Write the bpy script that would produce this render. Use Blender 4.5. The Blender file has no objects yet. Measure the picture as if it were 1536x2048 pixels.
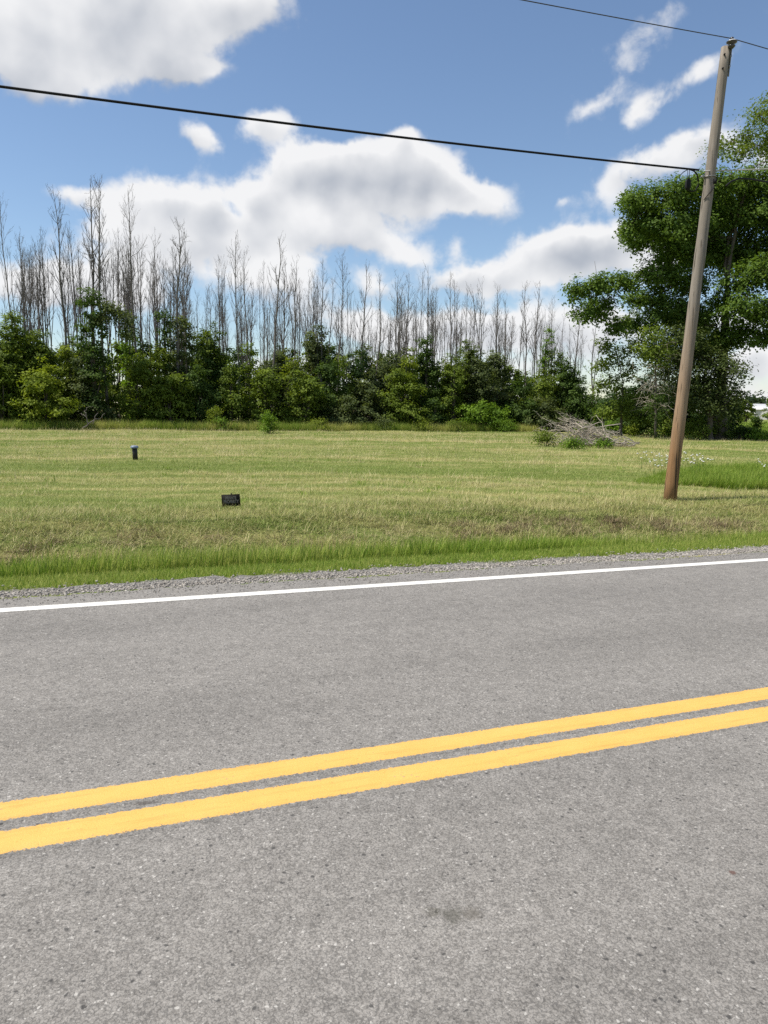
import bpy, math, random
import numpy as np
from mathutils import Matrix, Vector

# ------------------------------------------------------------------ camera, sky, sun, exposure
F = 1540.0                       # focal length in pixels of the 1536 x 2048 photograph
PITCH, ROLL, EYE = math.radians(7.66), math.radians(0.8), 1.6
SUN_EL, SUN_AZ = math.radians(59), math.radians(-98)     # azimuth from +Y (view direction) towards +X
SUN_STRENGTH, SKY_STRENGTH, EXPOSURE = 5.0, 0.106, 0.40

sc = bpy.context.scene
COL = sc.collection
CAMROT = Matrix.Rotation(math.pi / 2 - PITCH, 3, 'X') @ Matrix.Rotation(ROLL, 3, 'Z')
cam_data = bpy.data.cameras.new('camera')
cam_data.sensor_fit = 'VERTICAL'
cam_data.sensor_height = 24.0
cam_data.lens = F / 2048 * 24.0
cam_data.clip_end = 6000
cam_data.clip_start = 0.05
cam = bpy.data.objects.new('camera', cam_data)
cam.matrix_world = Matrix.Translation((0, 0, EYE)) @ CAMROT.to_4x4()
COL.objects.link(cam)
sc.camera = cam
sc.view_settings.view_transform = 'Standard'
sc.view_settings.look = 'None'
sc.view_settings.exposure = EXPOSURE
sc.view_settings.gamma = 1
sc.view_settings.use_curve_mapping = False
sc.cycles.use_denoising = False
sc.cycles.max_bounces = 5
sc.cycles.diffuse_bounces = 3
sc.cycles.glossy_bounces = 1
sc.cycles.transparent_max_bounces = 6
sc.render.film_transparent = False

MNP = np.array(CAMROT)
def ray(x, y):
    return MNP @ np.array([(x - 768) / F, (1024 - y) / F, -1.0])
def at_depth(x, y, D):
    """point seen at a pixel when it lies D metres ahead of the camera"""
    r = ray(x, y)
    return np.array([0, 0, EYE]) + r * (D / r[1])

# ---- node helper
class NT:
    def __init__(self, nt):
        self.nt = nt; self.n = nt.nodes; self.l = nt.links
    def new(self, t, **kw):
        n = self.n.new(t)
        for k, v in kw.items(): setattr(n, k, v)
        return n
    def link(self, a, b): self.l.new(a, b)
    def put(self, sock, v):
        if hasattr(v, 'is_output'): self.l.new(v, sock)
        else: sock.default_value = v
    def math(self, op, a, b=0.0, c=0.0, clamp=False):
        n = self.new('ShaderNodeMath', operation=op, use_clamp=clamp)
        for i, v in enumerate((a, b, c)): self.put(n.inputs[i], v)
        return n.outputs[0]
    def vmath(self, op, a, b=(0, 0, 0)):
        n = self.new('ShaderNodeVectorMath', operation=op)
        self.put(n.inputs[0], a); self.put(n.inputs[1], b)
        return n.outputs['Value'] if op in ('DOT_PRODUCT', 'LENGTH') else n.outputs[0]
    def scale(self, v, s):
        n = self.new('ShaderNodeVectorMath', operation='SCALE')
        self.put(n.inputs[0], v); self.put(n.inputs['Scale'], s)
        return n.outputs[0]
    def mix(self, f, a, b, blend='MIX'):
        n = self.new('ShaderNodeMix', data_type='RGBA', blend_type=blend)
        self.put(n.inputs[0], f); self.put(n.inputs[6], a); self.put(n.inputs[7], b)
        return n.outputs[2]
    def noise(self, vec, scale, detail=4, rough=0.55, dist=0.0, dim='3D'):
        n = self.new('ShaderNodeTexNoise', noise_dimensions=dim)
        if vec is not None: self.put(n.inputs['Vector'], vec)
        n.inputs['Scale'].default_value = scale; n.inputs['Detail'].default_value = detail
        n.inputs['Roughness'].default_value = rough; n.inputs['Distortion'].default_value = dist
        return n.outputs[0]
    def ramp(self, f, lo, hi, a=0.0, b=1.0, smooth=True):
        n = self.new('ShaderNodeMapRange', interpolation_type='SMOOTHSTEP' if smooth else 'LINEAR')
        self.put(n.inputs[0], f)
        for i, v in enumerate((lo, hi, a, b)): self.put(n.inputs[1 + i], v)
        return n.outputs[0]
    def mapping(self, vec, loc=(0, 0, 0), rot=(0, 0, 0), scale=(1, 1, 1), t='POINT'):
        n = self.new('ShaderNodeMapping', vector_type=t)
        self.put(n.inputs[0], vec)
        n.inputs[1].default_value = loc; n.inputs[2].default_value = rot; n.inputs[3].default_value = scale
        return n.outputs[0]

# ---- world: clear blue sky with fair-weather cumulus
def build_world():
    w = bpy.data.worlds.new('World'); sc.world = w; w.use_nodes = True
    g = NT(w.node_tree); g.n.clear()
    w.cycles.sampling_method = 'MANUAL'; w.cycles.sample_map_resolution = 512
    sky = g.new('ShaderNodeTexSky', sky_type='NISHITA', sun_disc=False)
    sky.sun_elevation = SUN_EL; sky.sun_rotation = SUN_AZ
    sky.air_density = 1.0; sky.dust_density = 0.35; sky.ozone_density = 2.6
    d = g.new('ShaderNodeTexCoord').outputs['Generated']
    sep = g.new('ShaderNodeSeparateXYZ'); g.link(d, sep.inputs[0])
    x, y, z = sep.outputs
    az = g.math('ARCTAN2', x, y)
    hyp = g.math('SQRT', g.math('ADD', g.math('MULTIPLY', x, x), g.math('MULTIPLY', y, y)))
    el = g.math('DIVIDE', z, g.math('MAXIMUM', hyp, 0.02))
    comb = g.new('ShaderNodeCombineXYZ'); g.link(az, comb.inputs[0]); g.link(el, comb.inputs[1])
    uv0 = comb.outputs[0]
    # wobble the outline
    wob = g.new('ShaderNodeTexNoise'); g.link(d, wob.inputs['Vector'])
    wob.inputs['Scale'].default_value = 7.0; wob.inputs['Detail'].default_value = 5; wob.inputs['Roughness'].default_value = 0.62
    uv = g.vmath('ADD', uv0, g.scale(g.vmath('SUBTRACT', wob.outputs['Color'], (0.5, 0.5, 0.5)), 0.055))
    sepuv = g.new('ShaderNodeSeparateXYZ'); g.link(uv, sepuv.inputs[0])
    flat = g.new('ShaderNodeCombineXYZ'); g.link(sepuv.outputs[0], flat.inputs[0]); g.link(sepuv.outputs[1], flat.inputs[1])
    uvf = flat.outputs[0]
    def azel(px, py):
        r = ray(px, py); h = math.hypot(r[0], r[1])
        return math.atan2(r[0], r[1]), r[2] / h
    # x, y, rx, ry, weight, rotation
    blobs = [
        (50, 60, 190, 120, 1, 0), (215, 50, 170, 110, 1, 0), (350, 40, 150, 85, .9, 0), (470, 20, 110, 60, .75, .3),
        (90, 150, 120, 60, 1, 0), (330, 125, 110, 45, .75, 0), (420, 140, 55, 18, .45, 0), (240, -60, 420, 90, 1, 0),
        (30, 258, 26, 26, .5, 0), (398, 278, 66, 38, 1.05, -.55), (532, 258, 66, 38, 1.1, 0), (140, 388, 90, 28, .75, 0),
        (250, 430, 95, 65, 1, 0), (335, 405, 90, 60, 1, 0), (420, 440, 95, 75, .9, 0), (520, 408, 85, 48, .95, 0),
        (600, 350, 95, 52, 1, 0), (665, 330, 110, 62, 1, 0), (745, 345, 105, 65, 1, 0), (815, 340, 85, 75, 1, 0),
        (800, 280, 28, 44, .8, 0), (880, 372, 105, 58, 1, -.35), (965, 405, 95, 36, 1, -.3), (690, 430, 180, 70, 1, 0),
        (590, 470, 170, 46, .75, 0), (300, 490, 170, 50, .75, 0), (815, 508, 105, 28, .85, -.2), (540, 520, 110, 40, .55, 0),
        (478, 424, 34, 20, -.9, -.6), (70, 570, 160, 60, .95, 0), (250, 565, 190, 65, .95, 0), (560, 570, 130, 60, .85, 0),
        (755, 568, 58, 36, .8, 0), (690, 640, 130, 40, .7, 0), (800, 670, 130, 45, .9, 0), (930, 640, 100, 40, .95, 0),
        (920, 562, 85, 24, .8, 0), (1015, 560, 140, 36, 1, 0), (1085, 520, 90, 50, 1, 0), (1150, 500, 80, 45, 1, 0),
        (1230, 505, 110, 55, 1, 0), (1330, 500, 110, 70, .9, 0), (1050, 660, 190, 48, .95, 0), (1220, 650, 150, 60, .8, 0),
        (700, 735, 900, 42, .75, 0), (1240, 130, 120, 62, .62, .65), (1175, 222, 65, 26, .55, .5), (1320, 190, 140, 38, .60, .55),
        (1420, 115, 90, 38, .56, .45), (1310, 30, 90, 34, .52, .5), (1265, 220, 50, 30, .48, .8), (1300, 330, 140, 55, .75, .15),
        (1215, 395, 80, 45, .62, .3), (1395, 290, 110, 48, .8, .1), (912, 500, 20, 30, .5, .4), (1030, 350, 15, 34, .4, .2),
        (1510, 725, 70, 40, .9, 0), (1480, 800, 260, 36, 1, 0), (1500, 640, 160, 50, .8, 0), (1560, 330, 140, 60, .8, 0), (1130, 405, 14, 14, .4, 0),
    ]
    D = None; S = None
    for (bx, by, rx, ry, wt, rot) in blobs:
        a0, e0 = azel(bx, by); a1, _ = azel(bx + 10, by); _, e1 = azel(bx, by - 10)
        ka, ke = (a1 - a0) / 10 * rx, (e1 - e0) / 10 * ry
        m = g.mapping(uvf, (a0, e0, 0), (0, 0, rot), (ka, ke, 1), 'TEXTURE')
        r2 = g.vmath('DOT_PRODUCT', m, m)
        dd = g.math('POWER', 0.30, r2)
        D = g.math('MULTIPLY_ADD', dd, wt, 0.0 if D is None else D)
        if wt > .7:
            sy = g.new('ShaderNodeSeparateXYZ'); g.link(m, sy.inputs[0])
            S = g.math('MULTIPLY_ADD', sy.outputs[1], dd, 0.0 if S is None else S)
    S = g.math('DIVIDE', S, g.math('MAXIMUM', D, 0.15))
    # the sky beyond the view: the same sort of scattered cumulus everywhere
    outside = g.math('MAXIMUM', g.ramp(g.math('ABSOLUTE', az), 0.5, 0.75), g.ramp(el, 0.62, 0.85))
    gen = g.ramp(g.noise(g.mapping(d, scale=(2.6, 2.6, 4.2)), 1.6, 5, 0.55), 0.47, 0.66, 0.0, 1.3)
    D = g.math('ADD', g.math('MULTIPLY', D, g.math('SUBTRACT', 1.0, outside)), g.math('MULTIPLY', gen, outside))
    # billows
    n1 = g.noise(d, 26, 8, 0.62, 0.2)
    wv = g.vmath('ADD', d, g.scale(g.vmath('SUBTRACT', wob.outputs['Color'], (.5, .5, .5)), .06))
    def puff(v):
        t = g.new('ShaderNodeTexVoronoi', feature='F1', distance='EUCLIDEAN', normalize=True); g.link(v, t.inputs['Vector'])
        t.inputs['Scale'].default_value = 23; t.inputs['Detail'].default_value = 2; t.inputs['Roughness'].default_value = .5; t.inputs['Lacunarity'].default_value = 2.3
        return t.outputs['Distance']
    p1 = puff(wv)
    dens = g.math('ADD', D, g.math('MULTIPLY', g.math('SUBTRACT', n1, 0.5), 1.3))
    dens = g.math('ADD', dens, g.math('MULTIPLY', g.math('SUBTRACT', .42, p1), 1.25))
    alpha = g.math('MULTIPLY', g.ramp(dens, 0.52, 1.12), g.ramp(D, .2, .95, .38, 1.0))
    b1 = g.noise(d, 13, 2.5, .5); b2 = g.noise(g.vmath('ADD', d, (-0.016, 0, 0.026)), 13, 2.5, .5)
    relief = g.math('MULTIPLY', g.math('SUBTRACT', b1, b2), 1.5)
    thick = g.ramp(D, 0.9, 2.0)
    lit = g.math('ADD', g.math('MULTIPLY', S, 0.75), relief)
    lit = g.math('ADD', lit, g.math('MULTIPLY', g.math('SUBTRACT', .42, p1), .45))
    lit = g.math('SUBTRACT', g.math('ADD', lit, 0.90), g.math('MULTIPLY', thick, 0.50))
    lit = g.ramp(lit, 0.0, 1.0, 0.0, 1.0, False)
    ccol = g.mix(lit, (3.3, 3.55, 4.0, 1), (6.6, 6.6, 6.65, 1))
    up = g.ramp(z, -0.02, 0.0)
    col = g.mix(g.math('MULTIPLY', g.math('MULTIPLY', alpha, 0.97), up), sky.outputs[0], ccol)
    bg = g.new('ShaderNodeBackground'); g.link(col, bg.inputs[0]); bg.inputs[1].default_value = SKY_STRENGTH
    out = g.new('ShaderNodeOutputWorld'); g.link(bg.outputs[0], out.inputs[0])
build_world()

sun_data = bpy.data.lights.new('sun', 'SUN')
sun_data.energy = SUN_STRENGTH; sun_data.angle = math.radians(0.53); sun_data.color = (1.0, 0.94, 0.84)
sun = bpy.data.objects.new('sun', sun_data)
sd = Vector((math.sin(SUN_AZ) * math.cos(SUN_EL), math.cos(SUN_AZ) * math.cos(SUN_EL), math.sin(SUN_EL)))
sun.rotation_euler = sd.to_track_quat('Z', 'Y').to_euler(); sun.location = (-30, 10, 40)
COL.objects.link(sun)

# ------------------------------------------------------------------ helpers
rng = np.random.default_rng(11)
ROAD_ANG = math.radians(67.794)
SV = np.array([math.sin(ROAD_ANG), math.cos(ROAD_ANG)])       # along the road (s)
TV = np.array([-SV[1], SV[0]])                                # across the road, away from the camera (t)
def st(x, y): return x * SV[0] + y * SV[1], x * TV[0] + y * TV[1]
def xy(s, t): return s * SV[0] + t * TV[0], s * SV[1] + t * TV[1]
def sstep(a, b, v):
    u = np.clip((v - a) / (b - a), 0, 1); return u * u * (3 - 2 * u)
def tilt(s): return -0.01215 * 25 * np.tanh(np.asarray(s, float) / 25)
PT = np.array([-400, 6.86, 7.0, 7.45, 8.3, 9.05, 9.5, 10.2, 11.3, 12.2, 16, 400])
PZ = np.array([0, 0, -.02, -.07, -.15, -.37, -.38, -.24, -.03, .0, .0, .0])
def wav(x, y):
    return (np.sin(x * .61 + 1.3) * np.sin(y * .47 + .4) * .5 + np.sin(x * 1.7 + y * .9) * .22
            + np.sin(x * 3.1 - y * 2.3 + 2) * .12 + np.sin(x * 5.3 + y * 6.1) * .07)
def ground_z(x, y):
    x = np.asarray(x, float); y = np.asarray(y, float)
    s, t = st(x, y)
    z = np.interp(t, PT, PZ) + tilt(s) * (1 - .75 * sstep(12, 34, t))
    z = z + wav(x, y) * (.05 * sstep(8.6, 10.5, t) + .03 * sstep(14, 20, t) + .05 * sstep(9.4, 10, t) * (1 - sstep(11.5, 13, t))) * (1 - sstep(80, 120, t))
    return z
def gz(x, y): return float(ground_z(x, y))
def hit(px, py):
    """where the ray through a pixel meets the ground"""
    r = ray(px, py); o = np.array([0, 0, EYE]); k0 = .5
    for k in np.geomspace(1.0, 600, 1500):
        p = o + r * k
        if p[2] < gz(p[0], p[1]):
            lo, hi = k0, k
            for _ in range(30):
                m = (lo + hi) / 2; q = o + r * m
                if q[2] < gz(q[0], q[1]): hi = m
                else: lo = m
            q = o + r * hi; return np.array([q[0], q[1], gz(q[0], q[1])])
        k0 = k
    return o + r * 600
def on_t(px, T):
    """ground point in the image column px (at the horizon) on the line t = T parallel to the road"""
    r = ray(px, 830); k = T / (r[0] * TV[0] + r[1] * TV[1])
    x, y = r[0] * k, r[1] * k
    return np.array([x, y, gz(x, y)])

def tag(o, label=None, cat=None, group=None, kind=None):
    if label: o['label'] = label
    if cat: o['category'] = cat
    if group: o['group'] = group
    if kind: o['kind'] = kind
    return o
def link(name, me, parent=None):
    o = bpy.data.objects.new(name, me); COL.objects.link(o)
    if parent is not None: o.parent = parent
    return o
def empty(name, loc=(0, 0, 0)):
    o = bpy.data.objects.new(name, None); o.location = [float(v) for v in loc]; COL.objects.link(o)
    o.empty_display_size = .2
    return o
def mesh(name, V, Fc, mat=None, smooth=False, face_attr=None, point_attr=None):
    """V (n,3); Fc an (m,3|4) array or a list of such arrays"""
    V = np.asarray(V, np.float32)
    if not isinstance(Fc, list): Fc = [Fc]
    Fc = [np.asarray(f, np.int32) for f in Fc if len(f)]
    me = bpy.data.meshes.new(name)
    me.vertices.add(len(V)); me.vertices.foreach_set('co', V.ravel())
    tot = np.concatenate([np.full(len(f), f.shape[1], np.int32) for f in Fc])
    idx = np.concatenate([f.ravel() for f in Fc])
    me.loops.add(len(idx)); me.loops.foreach_set('vertex_index', idx)
    me.polygons.add(len(tot))
    me.polygons.foreach_set('loop_start', np.concatenate([[0], np.cumsum(tot)[:-1]]).astype(np.int32))
    me.polygons.foreach_set('loop_total', tot)
    if smooth: me.polygons.foreach_set('use_smooth', np.ones(len(tot), bool))
    for d, dom in ((face_attr, 'FACE'), (point_attr, 'POINT')):
        for k, v in (d or {}).items():
            a = me.attributes.new(k, 'FLOAT', dom); a.data.foreach_set('value', np.asarray(v, np.float32))
    me.update(calc_edges=True); me.validate()
    if mat: me.materials.append(mat)
    return me

class Geo:
    """collects tubes, boxes and lathes into one mesh"""
    def __init__(self): self.V = []; self.Q = []; self.T = []; self.n = 0
    def add(self, V, Q=None, T=None):
        V = np.asarray(V, float)
        if Q is not None and len(Q): self.Q.append(np.asarray(Q) + self.n)
        if T is not None and len(T): self.T.append(np.asarray(T) + self.n)
        self.V.append(V); self.n += len(V)
    def tube(self, pts, rad, k=5, cap=True):
        pts = np.asarray(pts, float); m = len(pts); rad = np.broadcast_to(np.asarray(rad, float), (m,))
        tg = np.gradient(pts, axis=0); tg /= np.linalg.norm(tg, axis=1)[:, None] + 1e-9
        ref = np.array([1., 0, 0]) if abs(tg[0, 2]) > .7 else np.array([0, 0, 1.])
        u = np.cross(tg, ref); u /= np.linalg.norm(u, axis=1)[:, None] + 1e-9
        v = np.cross(tg, u)
        a = np.arange(k) * 2 * np.pi / k
        ring = pts[:, None] + rad[:, None, None] * (np.cos(a)[None, :, None] * u[:, None] + np.sin(a)[None, :, None] * v[:, None])
        V = ring.reshape(-1, 3)
        i = np.arange(m - 1)[:, None] * k; j = np.arange(k)[None]; j2 = (j + 1) % k
        Q = np.stack([i + j, i + j2, i + k + j2, i + k + j], -1).reshape(-1, 4)
        T = None
        if cap:
            c0, c1 = len(V), len(V) + 1
            V = np.vstack([V, pts[0], pts[-1]])
            jj = np.arange(k); b = (m - 1) * k
            T = np.vstack([np.stack([np.full(k, c0), (jj + 1) % k, jj], -1), np.stack([np.full(k, c1), b + jj, b + (jj + 1) % k], -1)])
        self.add(V, Q, T)
    def box(self, c, sz, R=None):
        s = np.array([[-1, -1, -1], [1, -1, -1], [1, 1, -1], [-1, 1, -1], [-1, -1, 1], [1, -1, 1], [1, 1, 1], [-1, 1, 1]]) * np.asarray(sz) / 2
        if R is not None: s = s @ np.asarray(R).T
        self.add(s + np.asarray(c), [[0, 3, 2, 1], [4, 5, 6, 7], [0, 1, 5, 4], [1, 2, 6, 5], [2, 3, 7, 6], [3, 0, 4, 7]])
    def lathe(self, prof, c, k=20, R=None):
        prof = np.asarray(prof, float); a = np.arange(k) * 2 * np.pi / k
        V = np.stack([prof[:, None, 0] * np.cos(a), prof[:, None, 0] * np.sin(a), np.repeat(prof[:, 1:2], k, 1)], -1).reshape(-1, 3)
        if R is not None: V = V @ np.asarray(R).T
        i = np.arange(len(prof) - 1)[:, None] * k; j = np.arange(k)[None]; j2 = (j + 1) % k
        self.add(V + np.asarray(c), np.stack([i + j, i + j2, i + k + j2, i + k + j], -1).reshape(-1, 4))
    def mesh(self, name, mat, smooth=True):
        fs = []
        if self.Q: fs.append(np.vstack(self.Q))
        if self.T: fs.append(np.vstack(self.T))
        return mesh(name, np.vstack(self.V), fs, mat, smooth)

def material(name):
    m = bpy.data.materials.new(name); m.use_nodes = True
    g = NT(m.node_tree); g.n.clear()
    g.out = g.new('ShaderNodeOutputMaterial')
    return m, g
def principled(g, col, rough=.8, spec=.3, normal=None, metal=0.0):
    p = g.new('ShaderNodeBsdfPrincipled')
    g.put(p.inputs['Base Color'], col); g.put(p.inputs['Roughness'], rough); g.put(p.inputs['Specular IOR Level'], spec)
    p.inputs['Metallic'].default_value = metal
    if normal is not None: g.link(normal, p.inputs['Normal'])
    return p.outputs[0]
def bump(g, h, strength=.4, dist=.01):
    b = g.new('ShaderNodeBump'); g.put(b.inputs['Height'], h)
    b.inputs['Strength'].default_value = strength; b.inputs['Distance'].default_value = dist
    return b.outputs[0]
def attr(g, name, kind='GEOMETRY'):
    a = g.new('ShaderNodeAttribute', attribute_type=kind); a.attribute_name = name
    return a.outputs['Fac']
def plain(name, c, rough=.7, spec=.3, var=.25, scale=20, metal=0.0, bumpd=0):
    m, g = material(name)
    co = g.new('ShaderNodeTexCoord').outputs['Object']
    n = g.noise(co, scale, 5, .6)
    col = g.mix(n, tuple(v * (1 - var) for v in c) + (1,), tuple(min(1, v * (1 + var)) for v in c) + (1,))
    g.link(principled(g, col, rough, spec, bump(g, n, .5, bumpd) if bumpd else None, metal), g.out.inputs[0])
    return m

# ------------------------------------------------------------------ materials
def asphalt_color(g, co):
    """co: metres, x along the road, y across; returns colour, height"""
    wn = g.new('ShaderNodeTexNoise'); g.link(co, wn.inputs['Vector']); wn.inputs['Scale'].default_value = 70; wn.inputs['Detail'].default_value = 3
    cw = g.vmath('ADD', co, g.scale(g.vmath('SUBTRACT', wn.outputs['Color'], (.5, .5, .5)), .022))
    v1 = g.new('ShaderNodeTexVoronoi', feature='F1'); g.link(cw, v1.inputs['Vector']); v1.inputs['Scale'].default_value = 125
    v2 = g.new('ShaderNodeTexVoronoi', feature='F1'); g.link(cw, v2.inputs['Vector']); v2.inputs['Scale'].default_value = 47
    sep1 = g.new('ShaderNodeSeparateColor'); g.link(v1.outputs['Color'], sep1.inputs[0])
    sep2 = g.new('ShaderNodeSeparateColor'); g.link(v2.outputs['Color'], sep2.inputs[0])
    grit = g.noise(co, 190, 2, .7)
    stone = g.math('ADD', g.math('MULTIPLY', sep1.outputs[0], .40), g.math('MULTIPLY', sep2.outputs[1], .26))
    stone = g.math('ADD', stone, g.ramp(grit, .3, .7, 0, .36))
    gap = g.ramp(v1.outputs['Distance'], .42, .80)
    col = g.mix(stone, (.120, .112, .102, 1), (.312, .296, .274, 1))
    # a few pale chips and a few dark pits
    chip = g.math('GREATER_THAN', sep1.outputs[1], .982)
    col = g.mix(chip, col, (.37, .355, .33, 1))
    pit = g.math('MULTIPLY', g.math('GREATER_THAN', sep2.outputs[0], .95), g.ramp(v2.outputs['Distance'], .45, .2))
    gapd = g.math('MAXIMUM', g.math('MULTIPLY', gap, .46), g.math('MULTIPLY', pit, .85))
    col = g.mix(gapd, col, (.045, .044, .043, 1))
    broad = g.noise(g.mapping(co, scale=(.25, 1.1, 1)), 1.3, 5, .6)
    fine = g.noise(co, 9, 4, .6)
    k = g.math('ADD', g.ramp(broad, .3, .7, .92, 1.08), g.ramp(fine, .3, .7, -.07, .07))
    # polished wheel paths run along the lane
    sp = g.new('ShaderNodeSeparateXYZ'); g.link(co, sp.inputs[0])
    tt = g.math('ADD', sp.outputs[1], g.math('MULTIPLY', g.math('SUBTRACT', broad, .5), .5))
    w = None
    for c0 in (1.35, 4.15, 5.75):
        e = g.ramp(g.math('ABSOLUTE', g.math('SUBTRACT', tt, c0)), .1, .55, 1.0, 0.0)
        w = e if w is None else g.math('MAXIMUM', w, e)
    k = g.math('MULTIPLY', k, g.ramp(w, 0, 1, 1.0, .94))
    col = g.mix(1.0, col, g.vmath('ADD', g.scale((1, 1, 1), k), (0, 0, 0)), 'MULTIPLY')
    hgt = g.math('SUBTRACT', g.math('MULTIPLY', stone, .6), g.math('MULTIPLY', gapd, 1.0))
    return col, hgt
def spots(g, co, col, items):
    for (s, t, r, c, f) in items:
        dv = g.vmath('SUBTRACT', co, (s, t, 0))
        dv = g.vmath('MULTIPLY', dv, (1, 1, 0))
        nn = g.noise(co, 22, 5, .7)
        d = g.math('ADD', g.vmath('LENGTH', dv), g.math('MULTIPLY', g.math('SUBTRACT', nn, .5), r * 2.6))
        col = g.mix(g.math('MULTIPLY', g.ramp(d, r * .35, r, 1.0, 0.0), f), col, c)
    return col
def px_st(px, py):
    n = np.array([-.0, 0, 1]); r = ray(px, py); k = -EYE / (r[2] + 0.01215 * (r[0] * SV[0] + r[1] * SV[1]))
    return st(r[0] * k, r[1] * k)
m_asphalt, g = material('weathered_asphalt')
co = g.new('ShaderNodeTexCoord').outputs['Object']
col, h = asphalt_color(g, co)
s1, s2, s3 = px_st(905, 1825), px_st(290, 1608), px_st(1465, 1745)
col = spots(g, co, col, [(s1[0], s1[1], .06, (.06, .058, .045, 1), .6), (s1[0] + .05, s1[1] - .03, .05, (.10, .09, .075, 1), .55), (s1[0] - .06, s1[1] + .02, .035, (.07, .065, .05, 1), .5), (s2[0], s2[1], .06, (.05, .04, .035, 1), .6), (s3[0], s3[1], .016, (.10, .05, .04, 1), .8)])
g.link(principled(g, col, .86, .25, bump(g, h, .55, .004)), g.out.inputs[0])

def paint_material(name, c_lo, c_hi, t0, t1, rough_edge, wear):
    m, g = material(name)
    co = g.new('ShaderNodeTexCoord').outputs['Object']
    base, h = asphalt_color(g, co)
    sp = g.new('ShaderNodeSeparateXYZ'); g.link(co, sp.inputs[0])
    n = g.noise(co, 60, 6, .7); nb = g.noise(co, 7, 4, .6)
    v = g.new('ShaderNodeTexVoronoi', feature='F1'); g.link(co, v.inputs['Vector']); v.inputs['Scale'].default_value = 105
    d = g.math('MINIMUM', g.math('SUBTRACT', sp.outputs[1], t0), g.math('SUBTRACT', t1, sp.outputs[1]))
    d = g.math('ADD', d, g.math('MULTIPLY', g.math('SUBTRACT', n, .5), rough_edge))
    d = g.math('ADD', d, g.math('MULTIPLY', g.math('SUBTRACT', v.outputs['Distance'], .4), -.010))
    mask = g.ramp(d, -.002, .006)
    holes = g.ramp(g.math('ADD', n, g.math('MULTIPLY', nb, .5)), wear, wear + .05, 1.0, .25)
    mask = g.math('MULTIPLY', mask, holes)
    grime = g.noise(g.mapping(co, scale=(1.2, 14, 1)), 2.0, 5, .65)
    pc = g.mix(nb, c_lo + (1,), c_hi + (1,))
    pc = g.mix(g.ramp(grime, .48, .75, 0, .35), pc, tuple(v * .55 for v in c_lo) + (1,))
    pc = g.mix(g.ramp(n, .58, .70, 0, .5), pc, tuple(v * .5 for v in c_lo) + (1,))
    col = g.mix(mask, base, pc)
    rough = g.ramp(mask, 0, 1, .86, .62)
    g.link(principled(g, col, rough, .3, bump(g, h, .3, .003)), g.out.inputs[0])
    return m
m_yellow = [paint_material('yellow_road_paint', (.59, .335, .078), (.67, .405, .115), a, b, .050, .93) for a, b in ((2.878, 3.042), (3.121, 3.277))]
m_white = paint_material('white_road_paint', (.60, .59, .55), (.72, .71, .67), 6.43, 6.56, .026, .95)

m_gravelbed, g = material('gravel_bed')
co = g.new('ShaderNodeTexCoord').outputs['Object']
v = g.new('ShaderNodeTexVoronoi'); g.link(co, v.inputs['Vector']); v.inputs['Scale'].default_value = 60
sp = g.new('ShaderNodeSeparateColor'); g.link(v.outputs['Color'], sp.inputs[0])
col = g.mix(sp.outputs[0], (.10, .095, .088, 1), (.30, .29, .27, 1))
col = g.mix(g.ramp(v.outputs['Distance'], .4, .8), col, (.05, .045, .04, 1))
g.link(principled(g, col, .95, .2, bump(g, v.outputs['Distance'], -.6, .01)), g.out.inputs[0])

m_stone, g = material('crushed_limestone')
r_ = attr(g, 'tint', 'INSTANCER')
n = g.noise(g.new('ShaderNodeTexCoord').outputs['Object'], 3, 3)
col = g.mix(r_, (.12, .110, .098, 1), (.42, .392, .35, 1))
col = g.mix(g.ramp(n, .35, .7, 0, .35), col, (.20, .17, .14, 1))
g.link(principled(g, col, .9, .25), g.out.inputs[0])

# ground under the grass: 'tint' 0 green .. 1 straw, 'bare' brown cuttings and soil
m_ground, g = material('mown_meadow_soil')
geo = g.new('ShaderNodeNewGeometry').outputs['Position']
tint = attr(g, 'tint'); bare = attr(g, 'bare')
n = g.noise(geo, 14, 6, .65); n2 = g.noise(geo, 55, 4, .6); n3 = g.noise(g.mapping(geo, scale=(1, 4.5, 1)), 1.6, 5, .6)
f = g.math('ADD', tint, g.math('ADD', g.math('MULTIPLY', g.math('SUBTRACT', n, .5), .9), g.math('MULTIPLY', g.math('SUBTRACT', n3, .5), .9)), clamp=True)
col = g.mix(f, (.12, .165, .035, 1), (.33, .29, .125, 1))
col = g.mix(g.math('MULTIPLY', bare, g.ramp(n, .35, .6)), col, (.12, .085, .045, 1))
col = g.mix(g.ramp(n2, .5, .72, 0, .6), col, (.035, .045, .012, 1))
g.link(principled(g, col, 1.0, .1, bump(g, n2, .8, .03)), g.out.inputs[0])

def grass_material(name, green0, green1, straw, trans=.3):
    m, g = material(name)
    t_ = attr(g, 'tint', 'INSTANCER')
    b = attr(g, 'blade')
    f = g.math('ADD', t_, g.math('MULTIPLY', g.math('SUBTRACT', b, .5), .75), clamp=True)
    gr = g.mix(b, green0 + (1,), green1 + (1,))
    col = g.mix(f, gr, straw + (1,))
    tr = g.new('ShaderNodeBsdfTranslucent'); g.link(col, tr.inputs[0])
    mx = g.new('ShaderNodeMixShader'); mx.inputs[0].default_value = trans
    g.link(principled(g, col, .6, .25), mx.inputs[1]); g.link(tr.outputs[0], mx.inputs[2])
    g.link(mx.outputs[0], g.out.inputs[0])
    return m
m_mown = grass_material('mown_grass', (.150, .215, .035), (.25, .32, .07), (.52, .49, .215))
m_lush = grass_material('lush_grass', (.125, .225, .018), (.24, .34, .036), (.50, .47, .15), .4)
m_straw = grass_material('dry_cuttings', (.26, .26, .09), (.38, .34, .15), (.54, .47, .26), .2)

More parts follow.
